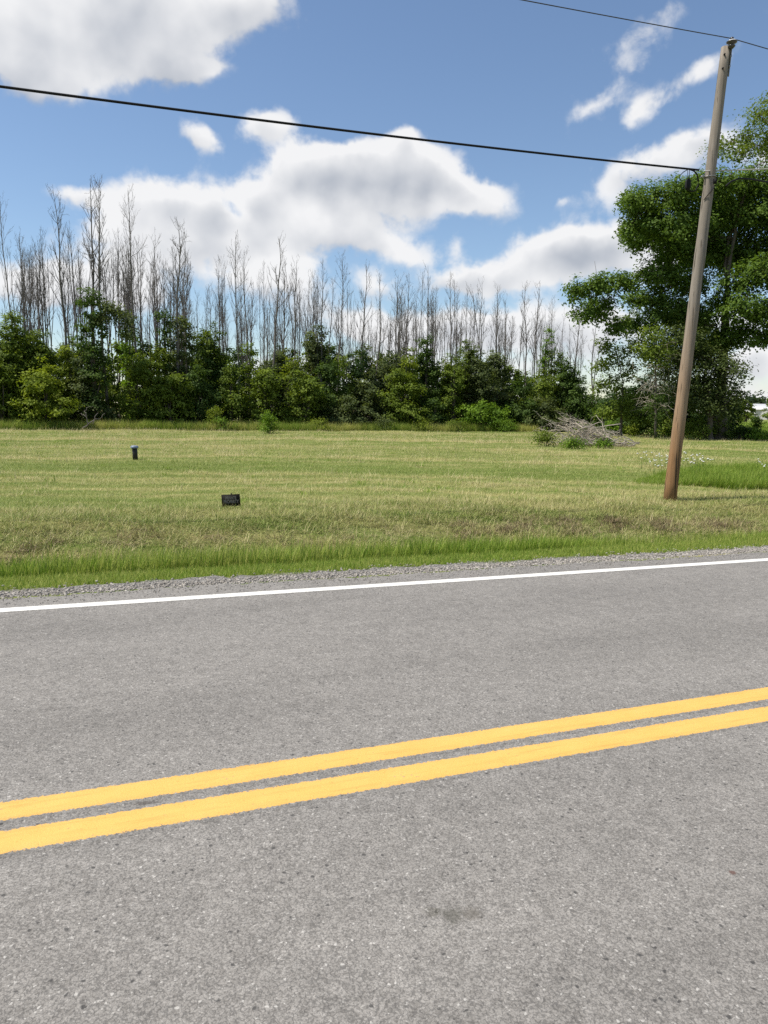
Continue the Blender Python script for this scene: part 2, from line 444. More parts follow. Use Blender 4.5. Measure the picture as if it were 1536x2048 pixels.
def leaf_material():
    m, g = material('leaf')
    oi = g.new('ShaderNodeObjectInfo')
    t_ = attr(g, 'tint')
    lo = g.mix(1.0, oi.outputs['Color'], (.62, .66, .60, 1), 'MULTIPLY')
    hi = g.mix(1.0, oi.outputs['Color'], (1.50, 1.36, 1.25, 1), 'MULTIPLY')
    col = g.mix(t_, lo, hi)
    tr = g.new('ShaderNodeBsdfTranslucent'); g.link(g.mix(1.0, col, (1.35, 1.35, .7, 1), 'MULTIPLY'), tr.inputs[0])
    mx = g.new('ShaderNodeMixShader'); mx.inputs[0].default_value = .38
    g.link(principled(g, col, .62, .12), mx.inputs[1]); g.link(tr.outputs[0], mx.inputs[2])
    g.link(mx.outputs[0], g.out.inputs[0])
    return m
m_leaf = leaf_material()
m_bark = plain('grey_brown_bark', (.10, .085, .07), .9, .15, .4, 9)
m_deadbark = plain('dead_bark', (.135, .121, .108), .9, .15, .35, 6)
m_deadtwig = plain('bleached_wood', (.38, .335, .275), .9, .15, .35, 5)
m_black = plain('black_rubber', (.010, .010, .011), .75, .2, .2, 30)
m_steel = plain('galvanised_steel', (.25, .25, .25), .5, .4, .25, 20, .6)

# ------------------------------------------------------------------ ground sheet
def tints(x, y):
    """0 fresh green .. 1 straw, from mowing swathes and patches"""
    s, t = st(x, y)
    yy = y + .020 * (x - 2) ** 2 + .18 * np.sin(x * .35) + .03 * x
    r1 = np.random.default_rng(5).random(900); r2 = np.random.default_rng(6).random(900)
    a = np.interp(yy * 2.3, np.arange(900), r1); b = np.interp(yy * .42 + 7, np.arange(900), r2)
    v = .20 + 1.35 * (a - .5) + .8 * (b - .5) + .14 * wav(x * .6, y * .3) + .16 * sstep(16, 36, y)
    v = v + .30 * np.sin(2 * np.pi * (yy + .15 * np.sin(x * .9)) / .62) * (.35 + .65 * b) * sstep(12, 14, t)      # single mower passes
    v = v + .28 * np.exp(-((t - 12.2) / .9) ** 2)                    # cuttings along the top of the bank
    v = v - .40 * sstep(7.3, 7.6, t) * (1 - sstep(9.3, 10.0, t))      # watered verge and ditch
    v = v - .22 * sstep(.32, .55, x / np.maximum(y, 1)) * sstep(20, 26, y)
    return np.clip(v, 0, 1)
def bares(x, y):
    s, t = st(x, y)
    v = np.exp(-((t - 10.35 - .25 * np.sin(s * 1.1)) / .6) ** 2) * (.42 + .7 * wav(s * .9 + 3, t * 4) + .5 * np.sin(s * 4.3 + t * 9) * np.sin(t * 13 - s * 2.1))
    return np.clip(v, 0, 1)
tl = np.concatenate([[-1500, -600, -200, -80, -30, -10, 0, 3, 5.5, 6.6], np.arange(6.8, 13, .1), np.arange(13, 62, .35), np.geomspace(62.5, 1900, 40)])
sl = np.concatenate([-np.geomspace(1900, 46, 28), np.arange(-45, 75, .4), np.geomspace(75.5, 1900, 28)])
S_, T_ = np.meshgrid(sl, tl)
X_, Y_ = xy(S_.ravel(), T_.ravel())
Z_ = ground_z(X_, Y_)
Z_ = Z_ - .06 * (1 - sstep(6.6, 6.85, T_.ravel()))
ns, nt_ = len(sl), len(tl)
i = np.arange(nt_ - 1)[:, None] * ns + np.arange(ns - 1)[None]
Q = np.stack([i, i + 1, i + ns + 1, i + ns], -1).reshape(-1, 4)
me = mesh('ground', np.stack([X_, Y_, Z_], -1), Q, m_ground, True, point_attr={'tint': tints(X_, Y_), 'bare': bares(X_, Y_)})
tag(link('ground', me), 'mown grass field with a shallow roadside ditch', 'ground', kind='structure')

# ------------------------------------------------------------------ road (built in its own frame: x along, y across)
def strip(name, t0, t1, z, mat, parent=None, s0=-260, s1=260, jag=0.0, nt=2, tuck=False):
    ss = np.concatenate([np.linspace(s0, -14, 40), np.arange(-13.7, 24, .12 if jag else .5), np.linspace(24.5, s1, 40)])
    tt = np.array([t0, t0 + .004, t1 - .004, t1]) if tuck else np.linspace(t0, t1, nt)
    nt = len(tt)
    A, B = np.meshgrid(ss, tt)
    if jag:
        r = np.random.default_rng(3); j = r.normal(0, jag, len(ss)); B[-1] += j + .03 * np.sin(ss * 1.7)
    Z = tilt(A) + z
    if tuck: Z[0] -= .006; Z[-1] -= .006
    n_ = len(ss)
    i = np.arange(nt - 1)[:, None] * n_ + np.arange(n_ - 1)[None]
    me = mesh(name, np.stack([A.ravel(), B.ravel(), Z.ravel()], -1), np.stack([i, i + 1, i + n_ + 1, i + n_], -1).reshape(-1, 4), mat, True)
    o = link(name, me, parent)
    if parent is None: o.rotation_euler.z = math.pi / 2 - ROAD_ANG
    return o
road = tag(strip('road', -2.2, 6.90, 0.0, m_asphalt, jag=.022, nt=4), 'weathered grey asphalt two-lane road', 'road', kind='structure')
strip('yellow_centre_line', 2.85, 3.07, .003, m_yellow[0], road, tuck=True)
strip('yellow_centre_line', 3.095, 3.305, .003, m_yellow[1], road, tuck=True)
strip('white_edge_line', 6.41, 6.58, .003, m_white, road, tuck=True)
gb = strip('gravel_shoulder', 6.84, 7.52, -.012, m_gravelbed, jag=.05, nt=4)
co_ = np.empty(len(gb.data.vertices) * 3, np.float32); gb.data.vertices.foreach_get('co', co_); co_ = co_.reshape(-1, 3)
co_[:, 2] -= np.clip((co_[:, 1] - 6.9) / .55, 0, 1) * .05
gb.data.vertices.foreach_set('co', co_.ravel()); gb.data.update()
tag(gb, 'strip of crushed grey gravel beside the asphalt', 'shoulder', kind='structure')

# ------------------------------------------------------------------ scattered ground cover (one object each, nobody could count it)
def proto_collection(name, meshes):
    c = bpy.data.collections.new(name)
    for k, m in enumerate(meshes):
        c.objects.link(bpy.data.objects.new('%s_%02d' % (name, k), m))
    return c
def scatter(name, P, rz, scl, tint, coll, nvar, label, cat, rx=None):
    me = bpy.data.meshes.new(name)
    n_ = len(P)
    me.vertices.add(n_); me.vertices.foreach_set('co', np.asarray(P, np.float32).ravel())
    rt = np.zeros((n_, 3), np.float32); rt[:, 2] = rz
    if rx is not None: rt[:, 0] = rx
    for nm, ty, v in (('rot', 'FLOAT_VECTOR', rt), ('scl', 'FLOAT', scl), ('tint', 'FLOAT', tint), ('idx', 'INT', rng.integers(0, nvar, n_))):
        a = me.attributes.new(nm, ty, 'POINT')
        if ty == 'FLOAT_VECTOR': a.data.foreach_set('vector', np.asarray(v, np.float32).ravel())
        else: a.data.foreach_set('value', np.asarray(v, np.int32 if ty == 'INT' else np.float32))
    o = link(name, me); tag(o, label, cat, kind='stuff')
    ng = bpy.data.node_groups.new(name, 'GeometryNodeTree')
    ng.interface.new_socket('Geometry', in_out='INPUT', socket_type='NodeSocketGeometry')
    ng.interface.new_socket('Geometry', in_out='OUTPUT', socket_type='NodeSocketGeometry')
    N = ng.nodes
    gi = N.new('NodeGroupInput'); go = N.new('NodeGroupOutput')
    iop = N.new('GeometryNodeInstanceOnPoints'); ci = N.new('GeometryNodeCollectionInfo')
    ci.inputs[0].default_value = coll; ci.inputs[1].default_value = True; ci.inputs[2].default_value = True
    def na(nm, ty):
        q = N.new('GeometryNodeInputNamedAttribute'); q.data_type = ty; q.inputs[0].default_value = nm
        return q.outputs[0]
    ng.links.new(gi.outputs[0], iop.inputs['Points']); ng.links.new(ci.outputs[0], iop.inputs['Instance'])
    iop.inputs['Pick Instance'].default_value = True
    ng.links.new(na('idx', 'INT'), iop.inputs['Instance Index'])
    ng.links.new(na('rot', 'FLOAT_VECTOR'), iop.inputs['Rotation'])
    ng.links.new(na('scl', 'FLOAT'), iop.inputs['Scale'])
    ng.links.new(iop.outputs[0], go.inputs[0])
    o.modifiers.new('scatter', 'NODES').node_group = ng
    return o
def tuft(seed, n, R, h0, h1, w, lean, mat, curl=.5, segs=2, gather=1.0):
    """a patch of grass blades: every blade a bent tapering strip"""
    r = np.random.default_rng(seed)
    a = r.random(n) * 2 * np.pi; rr = R * np.sqrt(r.random(n)) ** gather
    base = np.stack([rr * np.cos(a), rr * np.sin(a), np.full(n, -.015)], -1)
    h = r.uniform(h0, h1, n); az = r.random(n) * 2 * np.pi
    ln = np.abs(r.normal(lean, lean * .5, n))
    out = np.stack([np.cos(az), np.sin(az), np.zeros(n)], -1); side = np.stack([-np.sin(az), np.cos(az), np.zeros(n)], -1)
    V = []; levels = segs + 1
    for k in range(levels):
        f = k / segs
        c = base + out * (h * np.sin(ln) * (f + curl * f * f) / (1 + curl))[:, None]
        c[:, 2] += h * np.cos(np.minimum(ln, 1.5)) * (f - .25 * curl * f * f)
        wd = w * (1 - f) ** .7 * .5
        if k < segs: V += [c - side * wd, c + side * wd]
        else: V += [c]
    nv = len(V); V = np.stack(V, 1).reshape(-1, 3)
    o = np.arange(n)[:, None] * nv
    Qs = [o + np.array([[2 * k, 2 * k + 1, 2 * k + 3, 2 * k + 2]]) for k in range(segs - 1)]
    Ts = o + np.array([[2 * segs - 2, 2 * segs - 1, 2 * segs]])
    b = r.random(n)
    return mesh('tuft', V, ([np.vstack(Qs)] if Qs else []) + [Ts], mat, False, face_attr={'blade': np.concatenate([np.tile(b, len(Qs)), b])})

def footprint(n, y0, y1, slope=.60, margin=2.5):
    """random points of the ground ahead, a little wider than the view"""
    y = rng.uniform(y0, y1, n * 3); x = rng.uniform(-1, 1, n * 3) * (slope * y1 + margin)
    ok = np.abs(x) < slope * y + margin
    return x[ok][:n], y[ok][:n]
def put(x, y, dz=0.0): return np.stack([x, y, ground_z(x, y) + dz], -1)

c_mown = proto_collection('mown_tuft', [tuft(20 + k, 52, .20, .035, .095, .0065, 1.05, m_mown, .6) for k in range(5)])
PX, PY = [], []
for (y0, y1, n) in ((7.5, 14, 9000), (14, 22, 12000), (22, 34, 13000), (34, 58, 14000)):
    a, b = footprint(n, y0, y1); PX.append(a); PY.append(b)
x, y = np.concatenate(PX), np.concatenate(PY); s, t = st(x, y)
ok = (t > 10.9) & (t < 53.5)
x, y = x[ok], y[ok]
scatter('mown_grass', put(x, y), rng.random(len(x)) * 6.28, (.85 + .5 * rng.random(len(x))) * (1 + .022 * np.maximum(y - 14, 0)),
        np.clip(tints(x, y) + rng.normal(0, .12, len(x)), 0, 1), c_mown, 5, 'short mown grass with straw-coloured swathes covering the field', 'grass')

# verge beside the gravel: short and green
s = rng.uniform(-8, 22, 9000); t = 7.53 + .98 * rng.random(9000) ** .9
edge = .06 * np.sin(s * 2.3) + .05 * np.sin(s * 5.1 + 1)
x, y = xy(s, t + edge)
c_verge = proto_collection('verge_tuft', [tuft(40 + k, 40, .11, .04, .105, .006, .55, m_lush, .5) for k in range(4)])
scatter('verge_grass', put(x, y), rng.random(len(x)) * 6.28, .7 + .5 * rng.random(len(x)), np.clip(.27 + .16 * rng.normal(size=len(x)) + .14 * wav(x, y) + .2 * (t < 7.5), 0, 1), c_verge, 4,
        'short bright grass verge between the gravel and the ditch', 'grass')
# ditch: long fresh blades
s = rng.uniform(-9, 24, 7200); t = 8.42 + 1.25 * rng.random(7200)
keep = rng.random(7200) < np.clip(1.15 - .55 * sstep(3, 7, s) + .35 * np.sin(s * 1.3), .2, 1) * np.where(t > 9.2, .55, 1)
s, t = s[keep], t[keep]; x, y = xy(s, t)
c_ditch = proto_collection('ditch_tuft', [tuft(60 + k, 18, .09, .16, .36, .008, .28, m_lush, .7, 3) for k in range(5)])
scatter('ditch_grass', put(x, y), rng.random(len(x)) * 6.28, (.75 + .65 * rng.random(len(x))) * (1 - .35 * sstep(4, 9, s)), np.clip(.06 + .10 * rng.random(len(x)) + .14 * np.sin(s * .9), 0, .6), c_ditch, 5,
        'long bright green grass standing in the roadside ditch', 'grass')
# bank: matted cuttings and rough grass
s = rng.uniform(-10, 24, 11000); t = rng.uniform(9.35, 12.6, 11000)
x, y = xy(s, t)
c_bank = proto_collection('bank_tuft', [tuft(80 + k, 40, .16, .06, .15, .007, 1.2, m_mown, 1.0, 3) for k in range(3)] + [tuft(90 + k, 40, .20, .08, .20, .006, 1.45, m_straw, .8, 2) for k in range(3)])
bt = np.clip(.20 + .55 * bares(x, y) + .30 * wav(x * 1.7, y * 1.4) + rng.normal(0, .2, len(x)), 0, 1)
scatter('bank_grass', put(x, y), rng.random(len(x)) * 6.28, .7 + .65 * rng.random(len(x)), bt, c_bank, 6, 'rough tangled grass and brown cuttings on the ditch bank', 'grass')
# brown matted thatch; its dark colour also paints the shadow among cut clumps
m_thatch_shade = grass_material('thatch_and_shade', (.11, .085, .045), (.19, .145, .08), (.30, .235, .13), .15)
s = rng.uniform(-10, 24, 9000); t = rng.uniform(9.6, 11.4, 9000); x, y = xy(s, t)
keep = bares(x, y) > .40 + .8 * rng.random(len(x)); x, y = x[keep], y[keep]
c_thatch = proto_collection('thatch_tuft', [tuft(230 + k, 40, .15, .06, .17, .008, 1.25, m_thatch_shade, .7, 2) for k in range(4)])
scatter('thatch_and_shade', put(x, y, .02), rng.random(len(x)) * 6.28, .7 + .6 * rng.random(len(x)), np.clip(rng.normal(.35, .25, len(x)), 0, 1), c_thatch, 4, 'matted brown dead grass and painted clump shade on the ditch bank', 'grass')
# raked hay lying in the field
x, y = footprint(14000, 12, 52); keep = tints(x, y) > .46 + .2 * rng.random(len(x)); x, y = x[keep], y[keep]
s, t = st(x, y); ok = (t > 11.2) & (t < 53); x, y = x[ok], y[ok]
c_hay = proto_collection('hay_wisp', [tuft(100 + k, 30, .24, .08, .24, .0065, 1.45, m_straw, .4, 2) for k in range(4)])
scatter('cut_hay', put(x, y, .02), rng.random(len(x)) * 6.28, (.8 + .5 * rng.random(len(x))) * (1 + .015 * np.maximum(y - 14, 0)), .5 + .5 * rng.random(len(x)), c_hay, 4, 'thin pale wisps of cut hay lying on the field', 'hay')
# small dark weeds left standing in the field
x, y = footprint(900, 12, 50); s, t = st(x, y); ok = (t > 11) & (t < 52); x, y = x[ok], y[ok]
c_weed = proto_collection('weed_tuft', [tuft(120 + k, 24, .10, .05, .16, .016, .9, m_lush, .5, 2) for k in range(3)])
scatter('field_weeds', put(x, y), rng.random(len(x)) * 6.28, .7 + .7 * rng.random(len(x)), .02 * np.ones(len(x)), c_weed, 3, 'small dark green broad-leaved weeds dotted over the mown field', 'weeds')

# gravel stones
def pebble(seed):
    r = np.random.default_rng(seed)
    t_ = (1 + 5 ** .5) / 2
    V = np.array([[-1, t_, 0], [1, t_, 0], [-1, -t_, 0], [1, -t_, 0], [0, -1, t_], [0, 1, t_], [0, -1, -t_], [0, 1, -t_], [t_, 0, -1], [t_, 0, 1], [-t_, 0, -1], [-t_, 0, 1]]) / 1.9
    V = V * r.uniform(.75, 1.2, (12, 1)) * np.array([1.15, .95, .62])
    T = [[0, 11, 5], [0, 5, 1], [0, 1, 7], [0, 7, 10], [0, 10, 11], [1, 5, 9], [5, 11, 4], [11, 10, 2], [10, 7, 6], [7, 1, 8], [3, 9, 4], [3, 4, 2], [3, 2, 6], [3, 6, 8], [3, 8, 9], [4, 9, 5], [2, 4, 11], [6, 2, 10], [8, 6, 7], [9, 8, 1]]
    return mesh('pebble', V, np.array(T), m_stone)
c_peb = proto_collection('pebble', [pebble(k) for k in range(6)])
n_ = 22000
s = rng.uniform(-7, 20, n_); t = 7.17 + rng.normal(0, .19, n_)
t = np.where(rng.random(n_) < .04, rng.uniform(6.62, 6.9, n_), t)
ok = (t > 6.6) & (t < 7.68); s, t = s[ok], t[ok]
x, y = xy(s, t)
zz = tilt(s) + np.where(t < 6.9, .004, -.012 - np.clip((t - 6.9) / .55, 0, 1) * .05)
sc_ = np.where(t < 6.9, .006, .006 + .011 * rng.random(len(s)) ** 2)
scatter('gravel', np.stack([x, y, zz + sc_ * .3], -1), rng.random(len(s)) * 6.28, sc_, np.clip(rng.normal(.5, .27, len(s)), 0, 1), c_peb, 6, 'loose crushed grey stones along the road shoulder', 'gravel', rx=rng.normal(0, .4, len(s)))

# ------------------------------------------------------------------ foliage builders
def leaf_mesh(name, C, N, L, W, tint, mat=m_leaf, seed=0):
    """C leaf centres, N preferred normals; every leaf a small folded rhombus"""
    r = np.random.default_rng(seed); n = len(C)
    N = N + r.normal(0, .42, (n, 3)); N /= np.linalg.norm(N, axis=1)[:, None] + 1e-9
    A = r.normal(0, 1, (n, 3)); A[:, 2] -= .5
    A -= (A * N).sum(1)[:, None] * N; A /= np.linalg.norm(A, axis=1)[:, None] + 1e-9
    B = np.cross(N, A)
    L = np.broadcast_to(L, (n,))[:, None] * r.uniform(.7, 1.25, (n, 1)); W = np.broadcast_to(W, (n,))[:, None] * r.uniform(.7, 1.25, (n, 1))
    V = np.stack([C - A * L * .5, C + B * W * .5 + N * W * .12 + A * L * .05, C + A * L * .5 - N * L * .1, C - B * W * .5 + N * W * .12 + A * L * .05], 1).reshape(-1, 3)
    Qd = np.arange(n * 4).reshape(-1, 4)
    return mesh(name, V, Qd, mat, False, face_attr={'tint': np.clip(tint, 0, 1)})
def lobes_to_leaves(lobes, per, cl_leaves, spread, seed, shell=.55, droop=0.0):
    """lobes: (cx,cy,cz,rx,ry,rz). Leaves sit in sprays spread over each lobe."""
    r = np.random.default_rng(seed); C = []; N = []; Tn = []
    for (cx, cy, cz, rx, ry, rz) in lobes:
        k = max(4, int(per * (rx * ry + ry * rz + rx * rz) / 3))
        d = r.normal(0, 1, (k, 3)); d /= np.linalg.norm(d, axis=1)[:, None]
        rad = r.uniform(shell, 1.06, (k, 1))
        lump = 1 + .16 * np.sin(d[:, :1] * 5 + cx) * np.sin(d[:, 2:] * 6 + cy) + .10 * np.sin(d[:, 1:2] * 9 + cz)
        p = np.array([cx, cy, cz]) + d * rad * lump * np.array([rx, ry, rz])
        m = cl_leaves
        sp = np.array([spread, spread, spread * .62])
        q = p[:, None] + r.normal(0, 1, (k, m, 3)) * sp
        if droop: q[..., 2] -= droop * (np.linalg.norm((q - p[:, None])[..., :2], axis=-1)) ** 1.3
        nn = (d * .7 + np.array([0, 0, .75]))[:, None] + np.zeros((k, m, 3))
        tt = r.normal(.42, .22, (k, 1)) + r.normal(0, .09, (k, m))
        C.append(q.reshape(-1, 3)); N.append(nn.reshape(-1, 3)); Tn.append(tt.ravel())
    return np.vstack(C), np.vstack(N), np.concatenate(Tn)
def curve_pts(a, b, arch, n=6, wob=.0, r=None):
    a, b = np.asarray(a, float), np.asarray(b, float)
    f = np.linspace(0, 1, n)[:, None]
    p = a + (b - a) * f
    p[:, 2] += arch * np.sin(np.pi * f[:, 0])
    if r is not None and wob: p[1:-1] += r.normal(0, wob, (n - 2, 3))
    return p

GREEN = {'yellow': (0.165, 0.222, 0.028), 'mid': (0.122, 0.178, 0.028), 'dark': (0.066, 0.115, 0.027), 'grey': (0.098, 0.132, 0.052), 'fresh': (0.125, 0.219, 0.027), 'maple': (0.095, 0.16, 0.03), 'olive': (0.074, 0.105, 0.035), 'deep': (0.036, 0.072, 0.023)}
def make_bush(name, base, w, h, dep, colr, label, cat, group, seed, density=1.0, leafL=.195, columnar=False, lift=.0, trunk_r=.06):
    r = np.random.default_rng(seed)
    root = empty(name, base)
    lob = []
    nl = max(5, int(4 + w * h * .28))
    if columnar:
        nl = max(4, int(h / .8))
        for k in range(nl):
            f = (k + .5) / nl
            lob.append((r.normal(0, w * .10), r.normal(0, dep * .10), lift + f * (h - lift), w * .5 * r.uniform(.7, 1.1) * (.95 - .12 * f) * (.7 if f < .2 else 1), dep * .5 * r.uniform(.7, 1.1), h / nl * .85))
    else:
        for k in range(nl):
            f = r.random() ** .8
            prof = (1 - .75 * f ** 2.2) * (.75 + .25 * min(1, f * 4))
            a = r.random() * 2 * np.pi; q = np.sqrt(r.random())
            rr = r.uniform(.26, .40)
            lob.append((np.cos(a) * q * w * .36 * prof, np.sin(a) * q * dep * .36 * prof, lift + (h - lift) * (.10 + .78 * f), w * rr * (.55 + .4 * prof) * .8, dep * rr * (.55 + .4 * prof) * .8, min(h * .2, w * .3) * r.uniform(.7, 1.15)))
        lob.append((0, 0, h * .80, w * .20, dep * .2, h * .2)); lob.append((0, 0, lift + h * .28, w * .36, dep * .36, h * .26))
    C, N, T = lobes_to_leaves(lob, 17 * density, 34, .185, seed + 1)
    keep = C[:, 2] > .02
    cr = link('crown', leaf_mesh('crown', C[keep], N[keep], leafL, leafL * .62, T[keep], seed=seed + 2), root)
    cr.color = GREEN[colr] + (1,)
    gm = Geo()
    if columnar:
        gm.tube(curve_pts((0, 0, -.1), (r.normal(0, .1), 0, h * .95), 0, 7, .05, r), np.linspace(trunk_r * 1.6, trunk_r * .4, 7), 6)
    for k in range(3 if columnar else 5):
        l = lob[r.integers(len(lob))]
        gm.tube(curve_pts((r.normal(0, .12), r.normal(0, .12), -.1), (l[0], l[1], max(l[2], .5)), .1, 5, .06, r), np.linspace(trunk_r, .012, 5), 5)
    link('trunk', gm.mesh('trunk', m_bark), root)
    tag(root, label, cat, group)
    return root

# ------------------------------------------------------------------ bare dead trees
def bare_proto(seed, H=14.0, fork=False, vase=1.0, nb=26):
    r = np.random.default_rng(seed)
    tr, br = Geo(), Geo()
    def trunk_line(a, top, r0, n=10):
        p = curve_pts(a, top, 0, n); p[1:, :2] += np.cumsum(r.normal(0, .085, (n - 1, 2)), 0)
        rad = r0 * (1 - np.linspace(0, 1, n)) ** .75 + .010
        tr.tube(p, rad, 6, False); return p, rad
    stems = []
    lean = r.normal(0, .018, 2) * H
    stems.append(trunk_line((0, 0, -.15), (lean[0], lean[1], H), r.uniform(.085, .125)))
    if fork:
        p, q = stems[0]; j = r.integers(3, 5)
        a = r.random() * 6.28
        stems.append(trunk_line(p[j], p[j] + np.array([np.cos(a) * 1.3, np.sin(a) * 1.3, H * r.uniform(.42, .55)]), q[j] * .8, 8))
    def branch(p0, d, L, r0, lvl):
        n = 4 if lvl == 1 else 3
        pts = [np.array(p0)]; dd = np.array(d, float)
        for _ in range(n - 1):
            dd = dd + r.normal(0, .13, 3) + np.array([0, 0, .17 * vase]); dd /= np.linalg.norm(dd)
            pts.append(pts[-1] + dd * L / (n - 1))
        pts = np.array(pts)
        br.tube(pts, np.linspace(r0, max(.0038, r0 * .3), n), 3, False)
        if lvl < 3:
            for _ in range(r.integers(3, 6) if lvl == 1 else r.integers(1, 4)):
                f = r.uniform(.25, .98) * (n - 1); k = min(int(f), n - 2)
                q = pts[k] + (pts[k + 1] - pts[k]) * (f - k)
                e = (pts[k + 1] - pts[k]) / (np.linalg.norm(pts[k + 1] - pts[k]) + 1e-9) + r.normal(0, .55, 3) + np.array([0, 0, .15])
                e /= np.linalg.norm(e)
                branch(q, e, L * r.uniform(.28, .5), r0 * .55, lvl + 1)
    for (p, q) in stems:
        m = len(p) - 1; ph = r.random() * 6.28
        for k in range(int(nb * (1 if len(stems) == 1 else .65))):
            f = r.uniform(.40, 1.0) ** .85; ff = f * m; j = min(int(ff), m - 1)
            c = p[j] + (p[j + 1] - p[j]) * (ff - j)
            ph += 2.4 + r.normal(0, .3)
            up = r.uniform(.75, 1.7)
            d = np.array([np.cos(ph), np.sin(ph), up]); d /= np.linalg.norm(d)
            L = H * (.05 + .15 * (1 - f) ** .7 * r.uniform(.4, 1.3))
            branch(c, d, L, max(.008, q[j] * .42), 1)
    return tr.mesh('trunk', m_deadbark), br.mesh('branches', m_deadbark), H
protos = [bare_proto(200 + k, 14, k in (1, 4, 7), [1, .8, 1.3, 1.1, .6, 1.2, .9, 1][k], [22, 20, 26, 16, 22, 20, 28, 17][k]) for k in range(8)]
n_bare = 0
def bare_tree(px, ytop, T, proto, label, group, rz=None, wide=1.0):
    """px, ytop: where the top shows; T: distance of the foot from the road"""
    global n_bare
    b = on_t(px + (26 if px < 350 else 0), T)
    top = at_depth(px, ytop, b[1]); H = top[2] - b[2]
    t, br, h = protos[proto % len(protos)]
    root = empty('bare_tree', b); k = H / h
    hw = 'towering ' if H > 15.5 else 'tall ' if H > 12.5 else 'shorter '; label = hw + label; group = hw + group
    root.scale = (k * wide, k * wide, k); root.rotation_euler.z = (n_bare * 2.39996) if rz is None else rz
    root.rotation_euler.x = .028 * math.sin(n_bare * 3.7); root.rotation_euler.y = (.012 if T < 58.5 else .035) * math.sin(n_bare * 5.3 + 1) - (.045 if px < 350 else 0)
    link('trunk', t, root); link('branches', br, root)
    tag(root, label, 'tree', group); n_bare += 1
    return root
LOOK8 = ['straight slim', 'forked', 'brushy upright', 'sparse slim', 'forked open-topped', 'fine-twigged upright', 'densely twigged', 'forked sparse']
LB = ' leafless dead tree rising above the shrubs at the field edge'
GB = ' bare dead trees above the hedgerow'
lead = [(16, 388, 57, 0, .75), (73, 465, 60, 2, .8), (50, 492, 63, 3, .8), (122, 391, 57, 6, .9), (165, 362, 56.5, 2, 1), (190, 366, 55.5, 6, 1), (250, 388, 57, 0, 1), (296, 475, 60, 4, 1),
        (360, 448, 56, 6, 1.15), (376, 480, 58, 1, 1), (335, 540, 62, 3, 1), (478, 474, 57, 0, 1), (506, 500, 59, 3, 1), (541, 474, 57, 5, 1), (590, 518, 58, 1, 1), (566, 530, 61, 2, 1), (640, 528, 59, 2, .9),
        (676, 508, 57, 0, 1), (713, 531, 58, 5, 1), (747, 545, 57, 3, 1), (791, 552, 57, 1, 1.1), (808, 556, 60, 2, 1), (829, 545, 59, 0, .8), (852, 531, 57, 7, .9), (893, 558, 59, 3, .9),
        (904, 552, 57, 2, .9), (930, 572, 60, 0, .8), (964, 562, 56, 1, 1), (984, 572, 59, 5, 1), (1016, 640, 60, 3, 1), (1048, 575, 57, 6, 1), (1062, 572, 59, 2, 1), (1102, 597, 58, 0, 1), (1125, 630, 60, 4, 1), (1143, 612, 57, 5, 1.1), (1183, 640, 55, 7, 1.2)]
for k, (px, yt, T, pr, wd) in enumerate(lead):
    bare_tree(px, yt, T, pr, LOOK8[pr] + LB, LOOK8[pr] + GB, None, wd * .82)
r_ = np.random.default_rng(77)
LB2 = ' thin grey leafless dead tree deep in the wood behind the hedgerow'
GB2 = ' bare dead trees deeper in the wood'
for k in range(250):
    px = r_.uniform(-420, -40) if k < 24 else r_.uniform(-60, 1010) if k < 176 else r_.uniform(1000, 1180)
    ylim = np.interp(px, [-60, 0, 120, 200, 300, 420, 560, 700, 850, 1000, 1180], [470, 480, 455, 450, 490, 520, 530, 560, 570, 595, 655])
    if k >= 198: px = r_.uniform(-20, 1120)
    pr = int(r_.integers(8)); bare_tree(px, (ylim + abs(r_.normal(35, 42))) if k < 198 else r_.uniform(595, 655), r_.uniform(58.5, 78), pr, LOOK8[pr] + LB2, LOOK8[pr] + GB2, None, r_.uniform(.45, .8))

